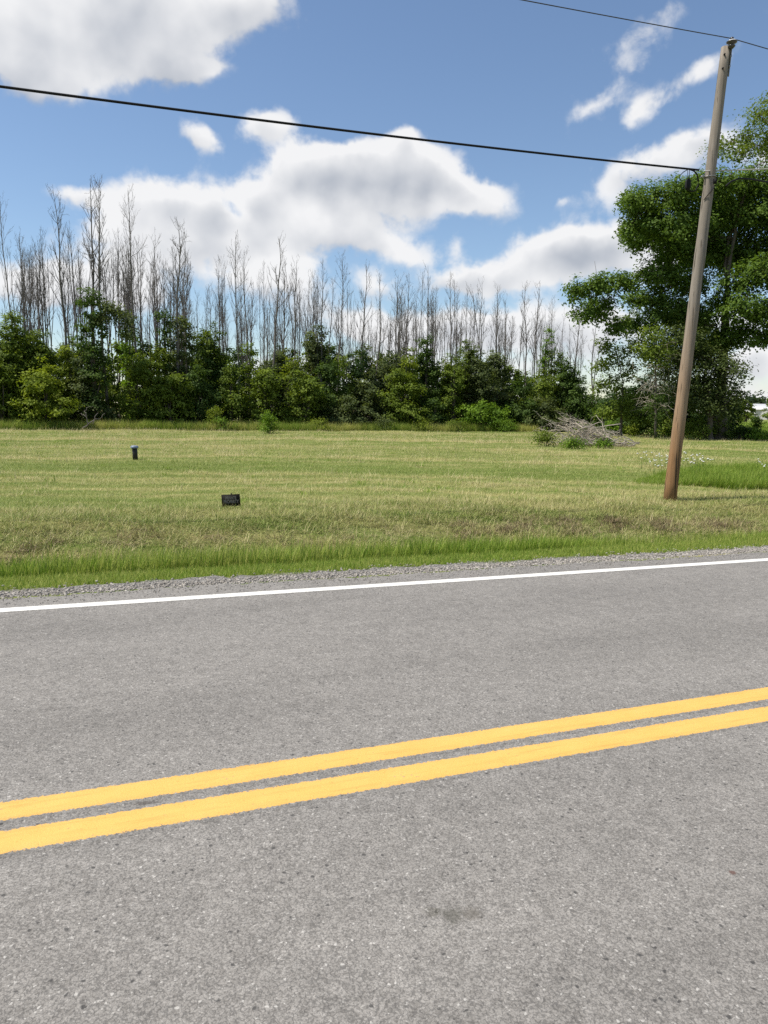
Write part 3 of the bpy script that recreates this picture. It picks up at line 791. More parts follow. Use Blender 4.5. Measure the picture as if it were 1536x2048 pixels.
# ------------------------------------------------------------------ hedgerow shrubs and small trees along the far edge of the field
def size_word(w, h):
    return ('tall ' if h > 5.6 else 'low ' if h < 3.2 else 'medium-sized ') + ('broad ' if w > h * 1.0 else 'narrow ' if w < h * .6 else '')
def shrub_px(px, ytop, wpx, T, colr, label, seed, name='shrub', cat='shrub', group=None, **kw):
    b = on_t(px, T); D = b[1]
    h = at_depth(px, ytop, D)[2] - b[2]; w = wpx / F * D
    return make_bush(name, b, w, h, min(w, 4.5) * .95, colr, label, cat, group, seed, **kw)
HED = 'shrubs of the hedgerow'
front = [
    (-150, 690, 150, 55, 'mid', 0), (-230, 680, 160, 56, 'dark', 0), (-320, 690, 160, 55, 'mid', 0), (-420, 680, 180, 56, 'grey', 0), (-200, 740, 120, 53.8, 'fresh', 0),
    (-60, 660, 170, 55, 'mid', 'yellow'), (20, 640, 120, 56, 'mid', 0), (75, 668, 150, 57, 'mid', 0),
    (5, 720, 90, 53.9, 'mid', 0), (92, 728, 125, 53.2, 'yellow', 0), (140, 672, 80, 55.5, 'yellow', 0),
    (178, 700, 90, 55, 'grey', 0), (285, 705, 120, 54.6, 'mid', 0), (320, 690, 90, 56, 'yellow', 0), (345, 740, 100, 53.6, 'mid', 0),
    (410, 655, 90, 58, 'dark', 0), (400, 735, 95, 54.6, 'dark', 0), (462, 738, 80, 54.6, 'mid', 0), (455, 695, 110, 58, 'dark', 0),
    (535, 735, 95, 54.4, 'mid', 0), (600, 740, 105, 54.2, 'mid', 0), (560, 700, 130, 58, 'grey', 0), (632, 668, 90, 60, 'grey', 0), (655, 715, 90, 56, 'dark', 0),
    (690, 790, 100, 54.0, 'grey', 0), (710, 690, 85, 57, 'deep', 0), (735, 760, 100, 54.6, 'grey', 0), (775, 690, 110, 57, 'grey', 0), (805, 742, 110, 54.2, 'mid', 0),
    (848, 690, 80, 56, 'dark', 0), (870, 800, 90, 53.8, 'dark', 0), (905, 710, 80, 55.5, 'mid', 0), (945, 695, 120, 56, 'grey', 0), (985, 705, 100, 57.5, 'grey', 0),
    (960, 800, 135, 53.4, 'fresh', 0), (1040, 750, 100, 55, 'dark', 0), (1085, 728, 110, 55.5, 'mid', 0), (1130, 722, 95, 55, 'dark', 0), (1150, 770, 90, 53.5, 'dark', 0),
    (1190, 790, 100, 52.5, 'dark', 0), (1250, 762, 120, 47, 'deep', 0), (1310, 745, 110, 46, 'deep', 0), (1275, 795, 100, 43.5, 'dark', 0), (1365, 740, 110, 45, 'dark', 0), (1415, 775, 110, 43, 'deep', 0), (1462, 795, 80, 42, 'deep', 0), (1340, 815, 80, 42, 'mid', 0), (1215, 800, 80, 48, 'dark', 0), (1090, 800, 100, 53.0, 'grey', 0),
]
look = {'yellow': 'yellow-green leafy shrub', 'mid': 'mid-green leafy shrub', 'dark': 'dark green dense shrub', 'grey': 'dull grey-green shrub', 'fresh': 'bright green rounded shrub', 'deep': 'very dark green upright shrub'}
for k, (px, yt, w, T, c, _) in enumerate(front):
    pos = 'in the dark corner behind the sapling' if px > 1230 else 'in the front of the hedgerow beside the mown grass' if T < 54.9 else 'behind the front hedgerow shrubs under dead trees'
    b = on_t(px, T); sw = size_word(w * 1.12 / F * b[1], at_depth(px, yt, b[1])[2] - b[2])
    shrub_px(px, yt, w * 1.12, T, c, sw + look[c] + ' ' + pos, 300 + 7 * k, group=sw + look[c] + 's ' + pos)
# deeper thicket that closes the view under the dead trees
r_ = np.random.default_rng(9)
for k in range(37):
    px = -450 + k * 47 + r_.normal(0, 12)
    yt = np.interp(px, [0, 150, 450, 650, 900, 1000, 1100, 1200], [675, 680, 685, 685, 690, 705, 740, 785]) + r_.normal(4, 14)
    shrub_px(px, yt, 120, r_.uniform(59, 66), ['dark', 'grey', 'deep', 'mid'][k % 4], 'shadowy ' + ['dark green', 'grey-green', 'blackish green', 'mid-green'][k % 4] + ' thicket shrub deep among the dead tree trunks', 700 + 5 * k,
             name='thicket_shrub', group='thicket shrubs deep in the wood ' + str(k % 4), density=.42, leafL=.25)
# vine-smothered trunks
V_ = [(192, 585, 80, 54.6, 'dark', 'tall dead tree smothered in dark vines with a leafy arm drooping to one side', 0.0),
      (335, 618, 34, 56, 'dark', 'narrow vine-wrapped column beside a bushy-topped dead tree', .0), (368, 640, 62, 56.2, 'grey', 'dead tree with vine leaves climbing halfway up its trunk', .0),
      (1085, 664, 26, 56.5, 'fresh', 'slim pole-like stub wrapped in bright vine leaves', .0), (852, 676, 40, 55.8, 'dark', 'narrow dark vine-wrapped trunk in the middle of the hedgerow', .0),
      (905, 735, 46, 54.6, 'mid', 'light green vine column hanging at the edge of the hedgerow', .0)]
for k, (px, yt, w, T, c, lab, lf) in enumerate(V_):
    shrub_px(px, yt, w, T, c, lab, 900 + 11 * k, name='vine_covered_tree', cat='tree', columnar=True, density=1.2, lift=lf, trunk_r=.10)
# its drooping arm
b0 = on_t(192, 54.6)
va = [o for o in COL.objects if o.name == 'vine_covered_tree'][0]
armp = [at_depth(px, py, b0[1] - .3) - b0 for px, py in ((200, 640), (215, 618), (235, 622), (250, 640), (258, 668))]
C, N, T = lobes_to_leaves([(p[0], p[1], p[2], .7, .7, .55) for p in armp], 60, 18, .22, 61, .2)
o = link('drooping_arm', leaf_mesh('drooping_arm', C, N, .17, .10, T, seed=62), va); o.color = GREEN['grey'] + (1,)
gm = Geo(); gm.tube(np.array(armp[:4]), [.07, .06, .05, .03], 5); link('arm_branch', gm.mesh('arm_branch', m_deadtwig), va)

for k, (px, yt, w, T, c, lab) in enumerate([(262, 668, 40, 57, 'fresh', 'slender bright sapling between the vine-covered tree and the next dead trunk'), (420, 652, 46, 57.5, 'mid', 'tall pointed green sapling beside the bushy-topped dead tree'), (500, 690, 40, 56, 'mid', 'narrow green sapling under a pair of slim dead trees'), (628, 655, 54, 59.5, 'grey', 'pale feathery sapling among the dead trunks in mid-wood'),
                                            (585, 712, 44, 56, 'yellow', 'yellowish pointed sapling in the hedgerow'), (690, 715, 46, 56, 'mid', 'upright mid-green sapling beside the blackish shrub'), (820, 712, 44, 55.5, 'yellow', 'yellow-green upright sapling before the narrow vine-wrapped trunk'), (930, 688, 46, 56.5, 'mid', 'pointed green sapling above the grey-green shrubs'), (1115, 705, 44, 56, 'mid', 'pointed green sapling beside the pole-like vine stub'), (40, 628, 56, 56.5, 'mid', 'tall leafy sapling rising above the yellow-green shrubs')]):
    shrub_px(px, yt, w, T, c, lab, 1200 + 13 * k, name='leafy_sapling', cat='tree', columnar=True, density=1.0, trunk_r=.05)
# low weeds along the foot of the hedgerow
for k, (px, yt, w, T, c) in enumerate([(430, 815, 50, 52.7, 'yellow'), (445, 838, 90, 52.2, 'fresh'), (640, 838, 70, 52.2, 'yellow'), (845, 838, 70, 52.3, 'yellow'), (1015, 838, 60, 51.5, 'fresh'), (920, 840, 80, 52.4, 'mid'), (770, 836, 60, 52.6, 'grey')]):
    shrub_px(px, yt, w, T, c, ['tall yellowish weed clump', 'spreading bright green weed clump', 'sprawling yellow-green weed clump', 'yellow-green weedy tuft', 'rounded bright green weed clump', 'low mid-green weed clump', 'greyish weed clump'][k] + ' at the foot of the hedgerow', 1000 + k * 3, name='weed_clump', cat='weeds', density=1.6, leafL=.11, trunk_r=.02)
b = hit(538, 868)
make_bush('young_bush', b, .95, at_depth(538, 818, b[1])[2] - b[2], .9, 'fresh', 'small dark pointed bush standing alone in front of the hedgerow', 'bush', None, 1100, 1.6, .12, trunk_r=.03)

# tall uncut grass along the hedgerow foot
r_ = np.random.default_rng(4)
c_tall = proto_collection('tall_tuft', [tuft(140 + k, 26, .22, .35, .85, .016, .30, m_lush, .8, 3) for k in range(5)])
s = r_.uniform(-14, 34, 4200); t = 51.9 + np.abs(r_.normal(0, .9, 4200)) + .35 * np.sin(s * .7); x, y = xy(s, t)
scatter('hedgerow_grass', put(x, y), r_.random(len(x)) * 6.28, .5 + .8 * r_.random(len(x)), np.clip(.42 + .25 * np.sin(s * .8) + .2 * r_.normal(size=len(x)), 0, 1), c_tall, 5, 'uncut tall grass fringe along the foot of the hedgerow', 'grass')

# ------------------------------------------------------------------ trees at the right: the big maple and its neighbours
def big_tree(name, px, D, lobes, colr, label, seed, per, trunk_r, fork_z, leafL, mirror=True, limb_z=None, spread=.30, droop=.25):
    r = np.random.default_rng(seed)
    rr = ray(px, 830); bx = rr[0] * D / rr[1]; base = np.array([bx, D, gz(bx, D)])
    root = empty(name, base); L = []
    for (x, y, rx, ry, dd) in lobes:
        c = at_depth(x, y, D + dd) - base; k = (D + dd) / F
        L.append((c[0], c[1], c[2], rx * k * .92, (rx + ry) * .5 * k, ry * k * .80))
    if mirror:       # the far side of the crown
        for (cx, cy, cz, rx, ry, rz) in list(L):
            if r.random() < .40: L.append((cx * r.uniform(.5, .95) , 2.5 + abs(cy) + r.uniform(0, 2.5), cz + r.normal(.3, .5), rx * .95, ry * .95, rz * .9))
    C, N, T = lobes_to_leaves(L, per, 30, spread, seed + 1, .35, droop)
    cr = link('crown', leaf_mesh('crown', C, N, leafL, leafL * .7, T, seed=seed + 2), root); cr.color = GREEN[colr] + (1,)
    gm = Geo()
    top = np.array([r.normal(0, .2), .2, fork_z * 1.9])
    tp = curve_pts((0, 0, -.2), top, 0, 8, .05, r)
    gm.tube(tp, trunk_r * (np.linspace(1, .35, 8) + np.array([.35, .1, 0, 0, 0, 0, 0, 0])), 10)
    link('trunk', gm.mesh('trunk', m_bark), root)
    order = sorted(L, key=lambda l: math.hypot(l[0], l[1]) + .35 * abs(l[2] - fork_z * 1.5)); done = []
    for (cx, cy, cz, rx, ry, rz) in order:
        c = np.array([cx, cy, cz])
        zz = np.clip(cz * .6, fork_z * .7, fork_z * 1.85); f = zz / top[2]
        a = np.array([top[0] * f, top[1] * f, zz]); best = np.linalg.norm(c - a) * .8; r0 = trunk_r * .3
        for (q, qr) in done:
            dd = np.linalg.norm(c - q)
            if dd < best and np.hypot(*q[:2]) < np.hypot(cx, cy) and q[2] < cz + 2.5: best = dd; a = q; r0 = qr
        lg = Geo(); p = curve_pts(a, c, .10 * np.linalg.norm(c - a), 8, .12, r)
        r1 = max(.02, r0 * .62)
        lg.tube(p, np.linspace(r0, r1, 8), 6); done.append((c, r1)); done.append((p[4], (r0 + r1) / 2))
        for _ in range(4):
            e = p[-1] + r.normal(0, 1, 3) * np.array([rx, ry, rz]) * .6
            lg.tube(curve_pts(p[int(r.integers(4, 8))], e, .1, 5, .05, r), np.linspace(min(.03, r1), .008, 5), 4)
        link('limb', lg.mesh('limb', m_bark), root)
    tag(root, label, 'tree')
    return root
maple = [(1262, 400, 34, 30, -1), (1300, 395, 50, 38, 0), (1350, 385, 50, 45, -1), (1395, 372, 45, 36, 0), (1440, 362, 48, 32, -1), (1490, 362, 50, 34, 0), (1545, 370, 60, 50, 0),
         (1256, 455, 26, 28, -1), (1290, 440, 45, 38, 0), (1345, 440, 60, 45, -1), (1400, 430, 60, 50, 0), (1460, 420, 60, 50, 1), (1520, 430, 60, 55, 0), (1345, 490, 40, 32, 0),
         (1400, 495, 60, 45, 1), (1460, 490, 60, 45, 2), (1530, 500, 60, 50, 1), (1600, 450, 80, 90, 0), (1640, 560, 90, 90, 0),
         (1152, 580, 24, 30, -1), (1185, 570, 34, 28, -1), (1222, 560, 36, 30, -.5), (1170, 622, 24, 24, -1), (1208, 612, 34, 30, 0), (1232, 648, 24, 22, 0), (1262, 560, 28, 24, 0),
         (1305, 540, 34, 34, 0), (1345, 545, 40, 38, .5), (1312, 590, 34, 34, 1), (1290, 640, 34, 32, .5), (1340, 615, 46, 40, 1), (1385, 560, 46, 40, 2), (1390, 630, 50, 42, 2),
         (1480, 560, 46, 36, -2), (1525, 540, 50, 40, -3), (1450, 610, 40, 34, -1), (1500, 610, 52, 44, -3), (1550, 620, 50, 50, -3), (1470, 660, 44, 34, -1), (1520, 672, 44, 26, -2), (1440, 680, 40, 34, 0)]
big_tree('maple_tree', 1440, 50, maple, 'maple', 'large spreading green maple with long drooping limbs behind the utility pole', 1500, 40, .42, 5.0, .19, spread=.24, droop=.6)
airy = [(1455, 285, 26, 26, 0), (1490, 270, 30, 26, 0), (1515, 235, 26, 26, 0), (1535, 205, 22, 22, 0), (1480, 310, 36, 18, 0), (1530, 290, 34, 30, 1), (1560, 250, 40, 50, 0), (1600, 220, 50, 70, 0), (1600, 330, 70, 60, 0), (1660, 280, 60, 90, 0)]
big_tree('airy_tree', 1600, 56, airy, 'mid', 'loose light green treetop showing above the big maple', 1600, 13, .35, 6.5, .18, droop=0.0, spread=.36)
olive = [(1395, 715, 44, 34, 0), (1440, 725, 44, 36, 0), (1472, 745, 30, 30, -1), (1410, 760, 40, 34, 0), (1450, 775, 38, 32, 0), (1478, 800, 22, 18, -1), (1400, 800, 46, 28, 0), (1445, 815, 40, 22, 0), (1370, 770, 34, 44, 1), (1350, 710, 34, 34, 1), (1345, 670, 34, 30, 1), (1385, 675, 36, 30, 0), (1335, 740, 30, 34, 1)]
big_tree('olive_tree', 1425, 48, olive, 'olive', 'dark olive-green low-branched tree below the maple behind the pole', 1700, 36, .22, 1.6, .16, droop=.2)
midt = [(1212, 690, 24, 22, 0), (1235, 712, 30, 26, 0), (1205, 735, 22, 24, -.5), (1265, 690, 26, 22, 0), (1228, 765, 26, 24, 0), (1265, 735, 26, 24, .5), (1200, 775, 16, 20, 0), (1290, 705, 24, 26, 0), (1250, 800, 34, 26, 0), (1295, 790, 30, 30, .5), (1225, 825, 40, 26, 0), (1280, 835, 40, 22, 0)]
big_tree('small_tree', 1245, 51, midt, 'mid', 'small open-crowned tree with sky showing through between hedgerow and sapling', 1800, 26, .12, 1.8, .17, mirror=False, droop=.05, spread=.24)

# sapling: leafy top, bare middle, vine-clad foot
b = hit(1312, 878)
root = empty('sapling', b); D = b[1]
gm = Geo(); top = at_depth(1310, 668, D) - b
gm.tube(curve_pts((0, 0, -.1), top, 0, 9, .03, np.random.default_rng(8)), np.linspace(.09, .025, 9), 6); link('trunk', gm.mesh('trunk', m_bark), root)
def px_lobes(l): return [tuple(at_depth(x, y, D) - b) + (rx * D / F, rx * D / F, ry * D / F) for (x, y, rx, ry) in l]
C, N, T = lobes_to_leaves(px_lobes([(1308, 668, 26, 22), (1318, 695, 28, 20), (1292, 700, 24, 16), (1312, 722, 26, 14)]), 45, 18, .22, 71)
o = link('crown', leaf_mesh('crown', C, N, .16, .11, T, seed=72), root); o.color = GREEN['mid'] + (1,)
C, N, T = lobes_to_leaves(px_lobes([(1312, 862, 10, 14), (1314, 835, 14, 18), (1322, 805, 20, 18), (1304, 812, 14, 16), (1332, 790, 14, 16)]), 70, 18, .16, 73)
o = link('climbing_vine', leaf_mesh('climbing_vine', C, N, .13, .09, T, seed=74), root); o.color = GREEN['dark'] + (1,)
gm = Geo(); r_ = np.random.default_rng(81)
for k in range(46):
    z = r_.uniform(1.6, 5.0); a = r_.random() * 6.28; L = r_.uniform(.8, 2.0)
    e = np.array([math.cos(a) * L, math.sin(a) * L, z + r_.normal(-.05, .4)]); f = z / top[2]
    p = curve_pts((top[0] * f, 0, z), e, .15, 6, .07, r_); gm.tube(p, np.linspace(.016, .005, 6), 3, False)
    for _ in range(4):
        q = p[r_.integers(2, 6)]; gm.tube(curve_pts(q, q + r_.normal(0, .3, 3), 0, 3), [.007, .005, .004], 3, False)
link('dead_twigs', gm.mesh('dead_twigs', m_deadtwig), root)
tag(root, 'slim sapling with leafy top, grey dead twigs midway and dark vines at its foot', 'tree')

# hedge right of the pole and weeds around the brush pile
for k, (px, yb, yt, w, c, lab) in enumerate([
    (1395, 880, 822, 66, 'mid', 'mid-green hedge bush close beside the utility pole'), (1440, 880, 838, 70, 'mid', 'rounded mid-green bush in the hedge right of the utility pole'), (1478, 879, 852, 56, 'dark', 'small dark bush at the end of the hedge by the crop field'),
    (1360, 876, 850, 50, 'fresh', 'bright green bush peeping out beside the sapling'), (1505, 880, 860, 60, 'fresh', 'low leafy green clump edging the crop field'), (1560, 882, 856, 80, 'fresh', 'broad low green clump edging the crop field'),
    (1510, 872, 838, 22, 'dark', 'thin dark bush standing up in front of the crop field'), (1225, 872, 846, 46, 'fresh', 'bright green weedy bush behind the brush pile'), (1268, 872, 848, 40, 'yellow', 'yellow-green weedy bush between brush pile and sapling'),
    (1170, 868, 850, 60, 'mid', 'low mid-green weeds at the back of the brush pile')]):
    b = hit(px, yb); D = b[1]
    make_bush('hedge_bush', b, w / F * D, at_depth(px, yt, D)[2] - b[2], min(2.2, w / F * D), c, lab, 'bush', None, 2000 + 9 * k, 1.2, .15, trunk_r=.03)

# ------------------------------------------------------------------ far right: crop field, barn, distant woods
pts = []
c_crop = proto_collection('crop_tuft', [tuft(160 + k, 26, .40, .35, .65, .07, .6, m_lush, .6, 2) for k in range(3)])
r_ = np.random.default_rng(31)
y = r_.uniform(58, 112, 5200); x = y * r_.uniform(.36, .72, 5200)
y = np.round(y / .8) * .8 + r_.normal(0, .1, len(y))
scatter('crop_field', put(x, y), r_.random(len(x)) * 6.28, .8 + .5 * r_.random(len(x)), .0 * x, c_crop, 3, 'low bright green field crop beyond the hedge', 'crop')
m_barnwall = plain('white_painted_siding', (.50, .50, .49), .6, .3, .06, 3)
m_barnroof = plain('pale_metal_roof', (.42, .43, .44), .45, .4, .08, 2)
m_dark = plain('dark_opening', (.03, .03, .035), .6, .3, .2, 3)
D = 230.0
bc = at_depth(1536, 830, D); bx, bz = bc[0] + 1.5, gz(bc[0], D)
root = empty('barn', (bx, D, bz))
W_, L_, Hh, Rz = 16.0, 10.0, 2.9, 4.4
gm = Geo()
V = [[-W_ / 2, -L_ / 2, 0], [W_ / 2, -L_ / 2, 0], [W_ / 2, L_ / 2, 0], [-W_ / 2, L_ / 2, 0], [-W_ / 2, -L_ / 2, Hh], [W_ / 2, -L_ / 2, Hh], [W_ / 2, L_ / 2, Hh], [-W_ / 2, L_ / 2, Hh], [-W_ / 2, 0, Rz], [W_ / 2, 0, Rz]]
gm.add(V, [[0, 1, 5, 4], [1, 2, 6, 5], [2, 3, 7, 6], [3, 0, 4, 7]], [[4, 8, 7], [5, 6, 9]])
link('wall', gm.mesh('wall', m_barnwall, False), root)
gm = Geo(); o_ = .35
for sgn in (-1, 1):
    e = np.array([0, sgn * (L_ / 2 + o_), Hh - .12]); rdg = np.array([0, 0, Rz + .12]); mid = (e + rdg) / 2; d = rdg - e
    a = math.atan2(d[2], abs(d[1])) * -sgn
    Rm = np.array([[1, 0, 0], [0, math.cos(a), -math.sin(a)], [0, math.sin(a), math.cos(a)]])
    gm.box(mid, (W_ + .7, np.linalg.norm(d), .10), Rm)
link('roof', gm.mesh('roof', m_barnroof, False), root)
gm = Geo(); gm.box((-2.5, -L_ / 2 - .02, 1.3), (3.2, .06, 2.6)); link('door', gm.mesh('door', m_dark, False), root)
gm = Geo(); gm.box((3.8, -L_ / 2 - .02, 1.5), (1.2, .06, .9)); link('window', gm.mesh('window', m_dark, False), root)
tag(root, 'low white barn far off beyond the crop field', 'barn')
for k, (px, D, h, w, c, lab) in enumerate([(1492, 118, 3.6, 4.5, 'mid', 'round green tree in front of the far white barn'), (1545, 122, 4.2, 3.6, 'mid', 'green tree at the far end of the crop field'), (1468, 128, 3.4, 6, 'dark', 'dark tree at the far field edge under the olive tree'), (1600, 125, 4.5, 6, 'dark', 'dark bushy tree beyond the right end of the crop field')]):
    rr = ray(px, 830); bx = rr[0] * D / rr[1]
    make_bush('field_tree', (bx, D, gz(bx, D)), w, h, w, c, lab, 'tree', None, 2300 + 9 * k, .5, .30, trunk_r=.12)
lob = []; r_ = np.random.default_rng(41)
for k in range(130):
    x = r_.uniform(30, 330); y = 300 + r_.normal(0, 8) - .1 * x; h = r_.uniform(3.2, 4.8)
    lob.append((x, y, h * .95, r_.uniform(3, 5), 3.5, h))
C, N, T = lobes_to_leaves(lob, .55, 22, 1.1, 43, .6)
o = link('distant_woods', leaf_mesh('distant_woods', C, N, 1.4, 1.0, T, seed=44)); o.color = (.035, .060, .030, 1)
tag(o, 'distant dark green woods along the horizon', 'woods', kind='stuff')

# ------------------------------------------------------------------ brush pile
pb = hit(1178, 893); D = pb[1] + .6
root = empty('brush_pile', (pb[0], pb[1] + .6, gz(pb[0], pb[1] + .6)))
r_ = np.random.default_rng(51)
base = np.array(root.location)
def P_(px, py, dd=0.0): return at_depth(px, py, D + dd) - base
seg = []
for (a, b_, rad, dd) in [((1086, 836), (1172, 899), .024, -.8), ((1098, 846), (1150, 880), .018, -.4), ((1120, 884), (1205, 872), .03, -.5), ((1190, 876), (1278, 888), .036, -.3), ((1168, 866), (1165, 842), .012, .2), ((1112, 850), (1190, 874), .02, 0)]:
    seg.append((P_(a[0], a[1], dd), P_(b_[0], b_[1], dd * .6), rad))
for k in range(120):
    u_ = r_.normal(0, .42); u_ = np.clip(u_, -1, 1)
    c = np.array([u_ * 2.0, r_.normal(0, .45), 0]); hmax = 1.0 * (1 - .55 * u_ - .5 * u_ * u_) * 1.1
    c[2] = max(.05, hmax * r_.random() ** 1.3)
    yaw = r_.normal(0, .55); pit = r_.normal(-.16, .24); L = r_.uniform(.7, 2.2)
    dv = np.array([math.cos(yaw) * math.cos(pit), math.sin(yaw), math.sin(pit)]) * L * .5
    seg.append((c - dv, c + dv, r_.uniform(.010, .030)))
for k, (p0, p1, rad) in enumerate(seg):
    p0[2], p1[2] = max(p0[2], .03), max(p1[2], .03)
    gm = Geo(); p = curve_pts(p0, p1, r_.normal(.04, .10), 7, .045, r_); gm.tube(p, np.linspace(rad * .4, rad, 7), 5)
    for _ in range(5):
        q = p[r_.integers(0, 5)]; e = q + (p0 - p1) * .25 * r_.random() + r_.normal(0, .17, 3); e[2] = max(e[2], .02)
        gm.tube(curve_pts(q, e, .02, 4, .02, r_), np.linspace(rad * .45, .004, 4), 3, False)
    link('branch', gm.mesh('branch', m_deadtwig), root)
gm = Geo(); q = P_(1207, 880, -.2); gm.tube([q + [-.35, 0, .05], q, q + [.35, .05, -.02]], [.13, .16, .11], 9); link('log', gm.mesh('log', m_bark), root)
tag(root, 'heap of bleached grey cut branches lying on the grass', 'brush pile')
for k, (px, yb, yt, w, c, lab) in enumerate([(1095, 893, 862, 60, 'mid', 'leafy green weeds at the left foot of the brush pile'), (1148, 898, 880, 44, 'fresh', 'bright green weeds in front of the brush pile'), (1205, 897, 884, 40, 'fresh', 'low bright weeds under the log of the brush pile')]):
    b = hit(px, yb)
    make_bush('weed_clump', b, w / F * b[1], at_depth(px, yt, b[1])[2] - b[2], .8, c, lab, 'weeds', None, 2500 + 5 * k, 2.2, .09, trunk_r=.012)
# dead limbs on the grass under the vine-covered tree
b = hit(188, 862); root = empty('fallen_branch', b); gm = Geo(); D = b[1]
for (a, c, rad) in (((165, 856), (200, 838), .05), ((185, 848), (196, 826), .03), ((176, 850), (168, 822), .03), ((168, 822), (186, 812), .02), ((200, 838), (210, 826), .02), ((172, 834), (160, 828), .02)):
    p0, p1 = at_depth(*a, D) - b, at_depth(*c, D + .3) - b; p0[2] = max(p0[2], .02); gm.tube(curve_pts(p0, p1, .08, 6, .03, r_), np.linspace(rad, rad * .5, 6), 5)
link('limb', gm.mesh('limb', m_deadbark), root); tag(root, 'grey fallen branch lying at the hedgerow foot below the vine-covered tree', 'branch')

# ------------------------------------------------------------------ tall green patch with white wildflowers right of the pole
r_ = np.random.default_rng(61)
y = r_.uniform(17.8, 25.5, 11000); u = r_.uniform(.325, .72, 11000)
keep = (y < 19.3 + 5.2 * sstep(.325, .42, u) + .6 * np.sin(u * 40)) & (y > 18.6 - 1.0 * sstep(.36, .5, u)); x = u * y; x, y = x[keep], y[keep]
c_patch = proto_collection('patch_tuft', [tuft(180 + k, 22, .12, .20, .46, .013, .38, m_lush, .8, 3) for k in range(5)])
scatter('uncut_grass', put(x, y), r_.random(len(x)) * 6.28, (.55 + .55 * r_.random(len(x))) * (.35 + .65 * sstep(.325, .43, x / y)), np.clip(.02 + .06 * r_.normal(size=len(x)), 0, .3), c_patch, 5, 'uncut bright green grass patch right of the utility pole', 'grass')
m_flower = plain('white_petals', (.62, .62, .57), .7, .2, .08, 40)
m_stem = plain('green_stem', (.10, .17, .03), .7, .2, .2, 10)
def flower_meshes(seed):
    r = np.random.default_rng(seed); gs = Geo(); heads = []
    for k in range(r.integers(2, 5)):
        tip = np.array([r.normal(0, .10), r.normal(0, .10), r.uniform(.42, .68)])
        gs.tube(curve_pts((0, 0, -.03), tip, 0, 4, .015, r), [.005, .004, .004, .003], 4, False)
        R = r.uniform(.022, .042); gf = Geo()
        rr = np.linspace(0, 1, 5); prof = [(.002, -.02)] + [(R * f * (1 + .06 * (j % 2)), .012 - f * f * .012 + .004 * (j % 2)) for j, f in enumerate(rr[::-1])]
        gf.lathe(prof, tip, 11); v_ = gf.V[0]; v_ += r.normal(0, .003, v_.shape)
        heads.append(gf.mesh('flower_head', m_flower, False))
    return gs.mesh('stem', m_stem), heads
fl = [flower_meshes(k) for k in range(4)]
for k, (px, py) in enumerate([(1283, 940), (1292, 934), (1300, 944), (1316, 936), (1324, 946), (1330, 938), (1337, 949), (1321, 955), (1306, 952), (1362, 948), (1372, 941), (1380, 952), (1390, 944), (1398, 955), (1405, 948), (1418, 944), (1376, 938), (1512, 952), (1524, 948), (1533, 957), (1541, 950)]):
    b = hit(px, py); root = empty('wildflower', b); root.rotation_euler.z = k * 2.1; sc1 = .65 + .3 * r_.random(); root.scale = (sc1, sc1, sc1)
    a_, f_ = fl[k % 4]; link('stem', a_, root); [link('flower_head', h_, root) for h_ in f_]
    tag(root, 'white umbel wildflower standing in the uncut grass near the utility pole', 'flower', 'white wildflowers in the uncut grass')

# ------------------------------------------------------------------ utility pole and wires
m_pole, g = material('weathered_pole_wood')
co = g.new('ShaderNodeTexCoord').outputs['Object']
grain = g.noise(g.mapping(co, scale=(13, 13, .5)), 1.6, 6, .65); patch = g.noise(g.mapping(co, scale=(3, 3, .35)), 1.2, 4, .6)
cr_ = g.noise(g.mapping(co, scale=(15, 15, .28)), 1.5, 3, .5)
sp = g.new('ShaderNodeSeparateXYZ'); g.link(co, sp.inputs[0])
hz = g.math('ADD', sp.outputs[2], g.math('MULTIPLY', g.math('SUBTRACT', patch, .5), 2.2))
brown = g.mix(grain, (.11, .058, .028, 1), (.35, .205, .10, 1)); grey = g.mix(grain, (.095, .08, .066, 1), (.33, .29, .245, 1)); tan = g.mix(grain, (.19, .125, .075, 1), (.38, .27, .18, 1))
col = g.mix(g.ramp(hz, .7, 1.9), brown, tan); col = g.mix(g.ramp(hz, 1.7, 4.2), col, grey)
col = g.mix(g.ramp(cr_, .58, .66, 0, .85), col, (.035, .028, .02, 1))
g.link(principled(g, col, .9, .15, bump(g, g.math('SUBTRACT', grain, g.ramp(cr_, .62, .70, 0, 1)), .6, .012)), g.out.inputs[0])

pb = hit(1339, 1000); PD = pb[1]
ptop = at_depth(1452, 95, PD + .1) - pb
pole = empty('utility_pole', pb)
gm = Geo()
zz = np.linspace(0, 1, 26)[:, None]
axis = ptop[None] * zz + np.array([[.0, 0, -.25]]) * (zz == 0)
rad = np.interp(zz[:, 0], [0, .12, 1], [.131, .121, .088])
gm.tube(axis, rad * (1 + .02 * np.sin(np.arange(26) * 1.9) + .012 * np.sin(np.arange(26) * 4.1)), 20)
link('shaft', gm.mesh('shaft', m_pole), pole)
def on_pole(py, off=(0, 0, 0)):
    f = (1000 - py) / 905.0; return ptop * f + np.asarray(off)
m_porcelain = plain('glazed_porcelain', (.06, .055, .055), .25, .5, .1, 10)
m_cap = plain('pale_glaze', (.62, .62, .62), .25, .5, .06, 10)
ins = at_depth(1463.5, 84, PD) - pb
gm = Geo(); gm.tube([on_pole(150, (.105, -.02, 0)), on_pole(100, (.10, -.02, 0)), ins + [0, 0, -.10]], [.014, .014, .016], 8); link('insulator_pin', gm.mesh('insulator_pin', m_steel), pole)
gm = Geo(); gm.lathe([(.001, -.12), (.035, -.115), (.066, -.085), (.07, -.07), (.04, -.055), (.045, -.045), (.095, -.015), (.10, 0.0), (.07, .018), (.035, .035)], ins, 22)
io = link('insulator', gm.mesh('insulator', m_porcelain), pole)
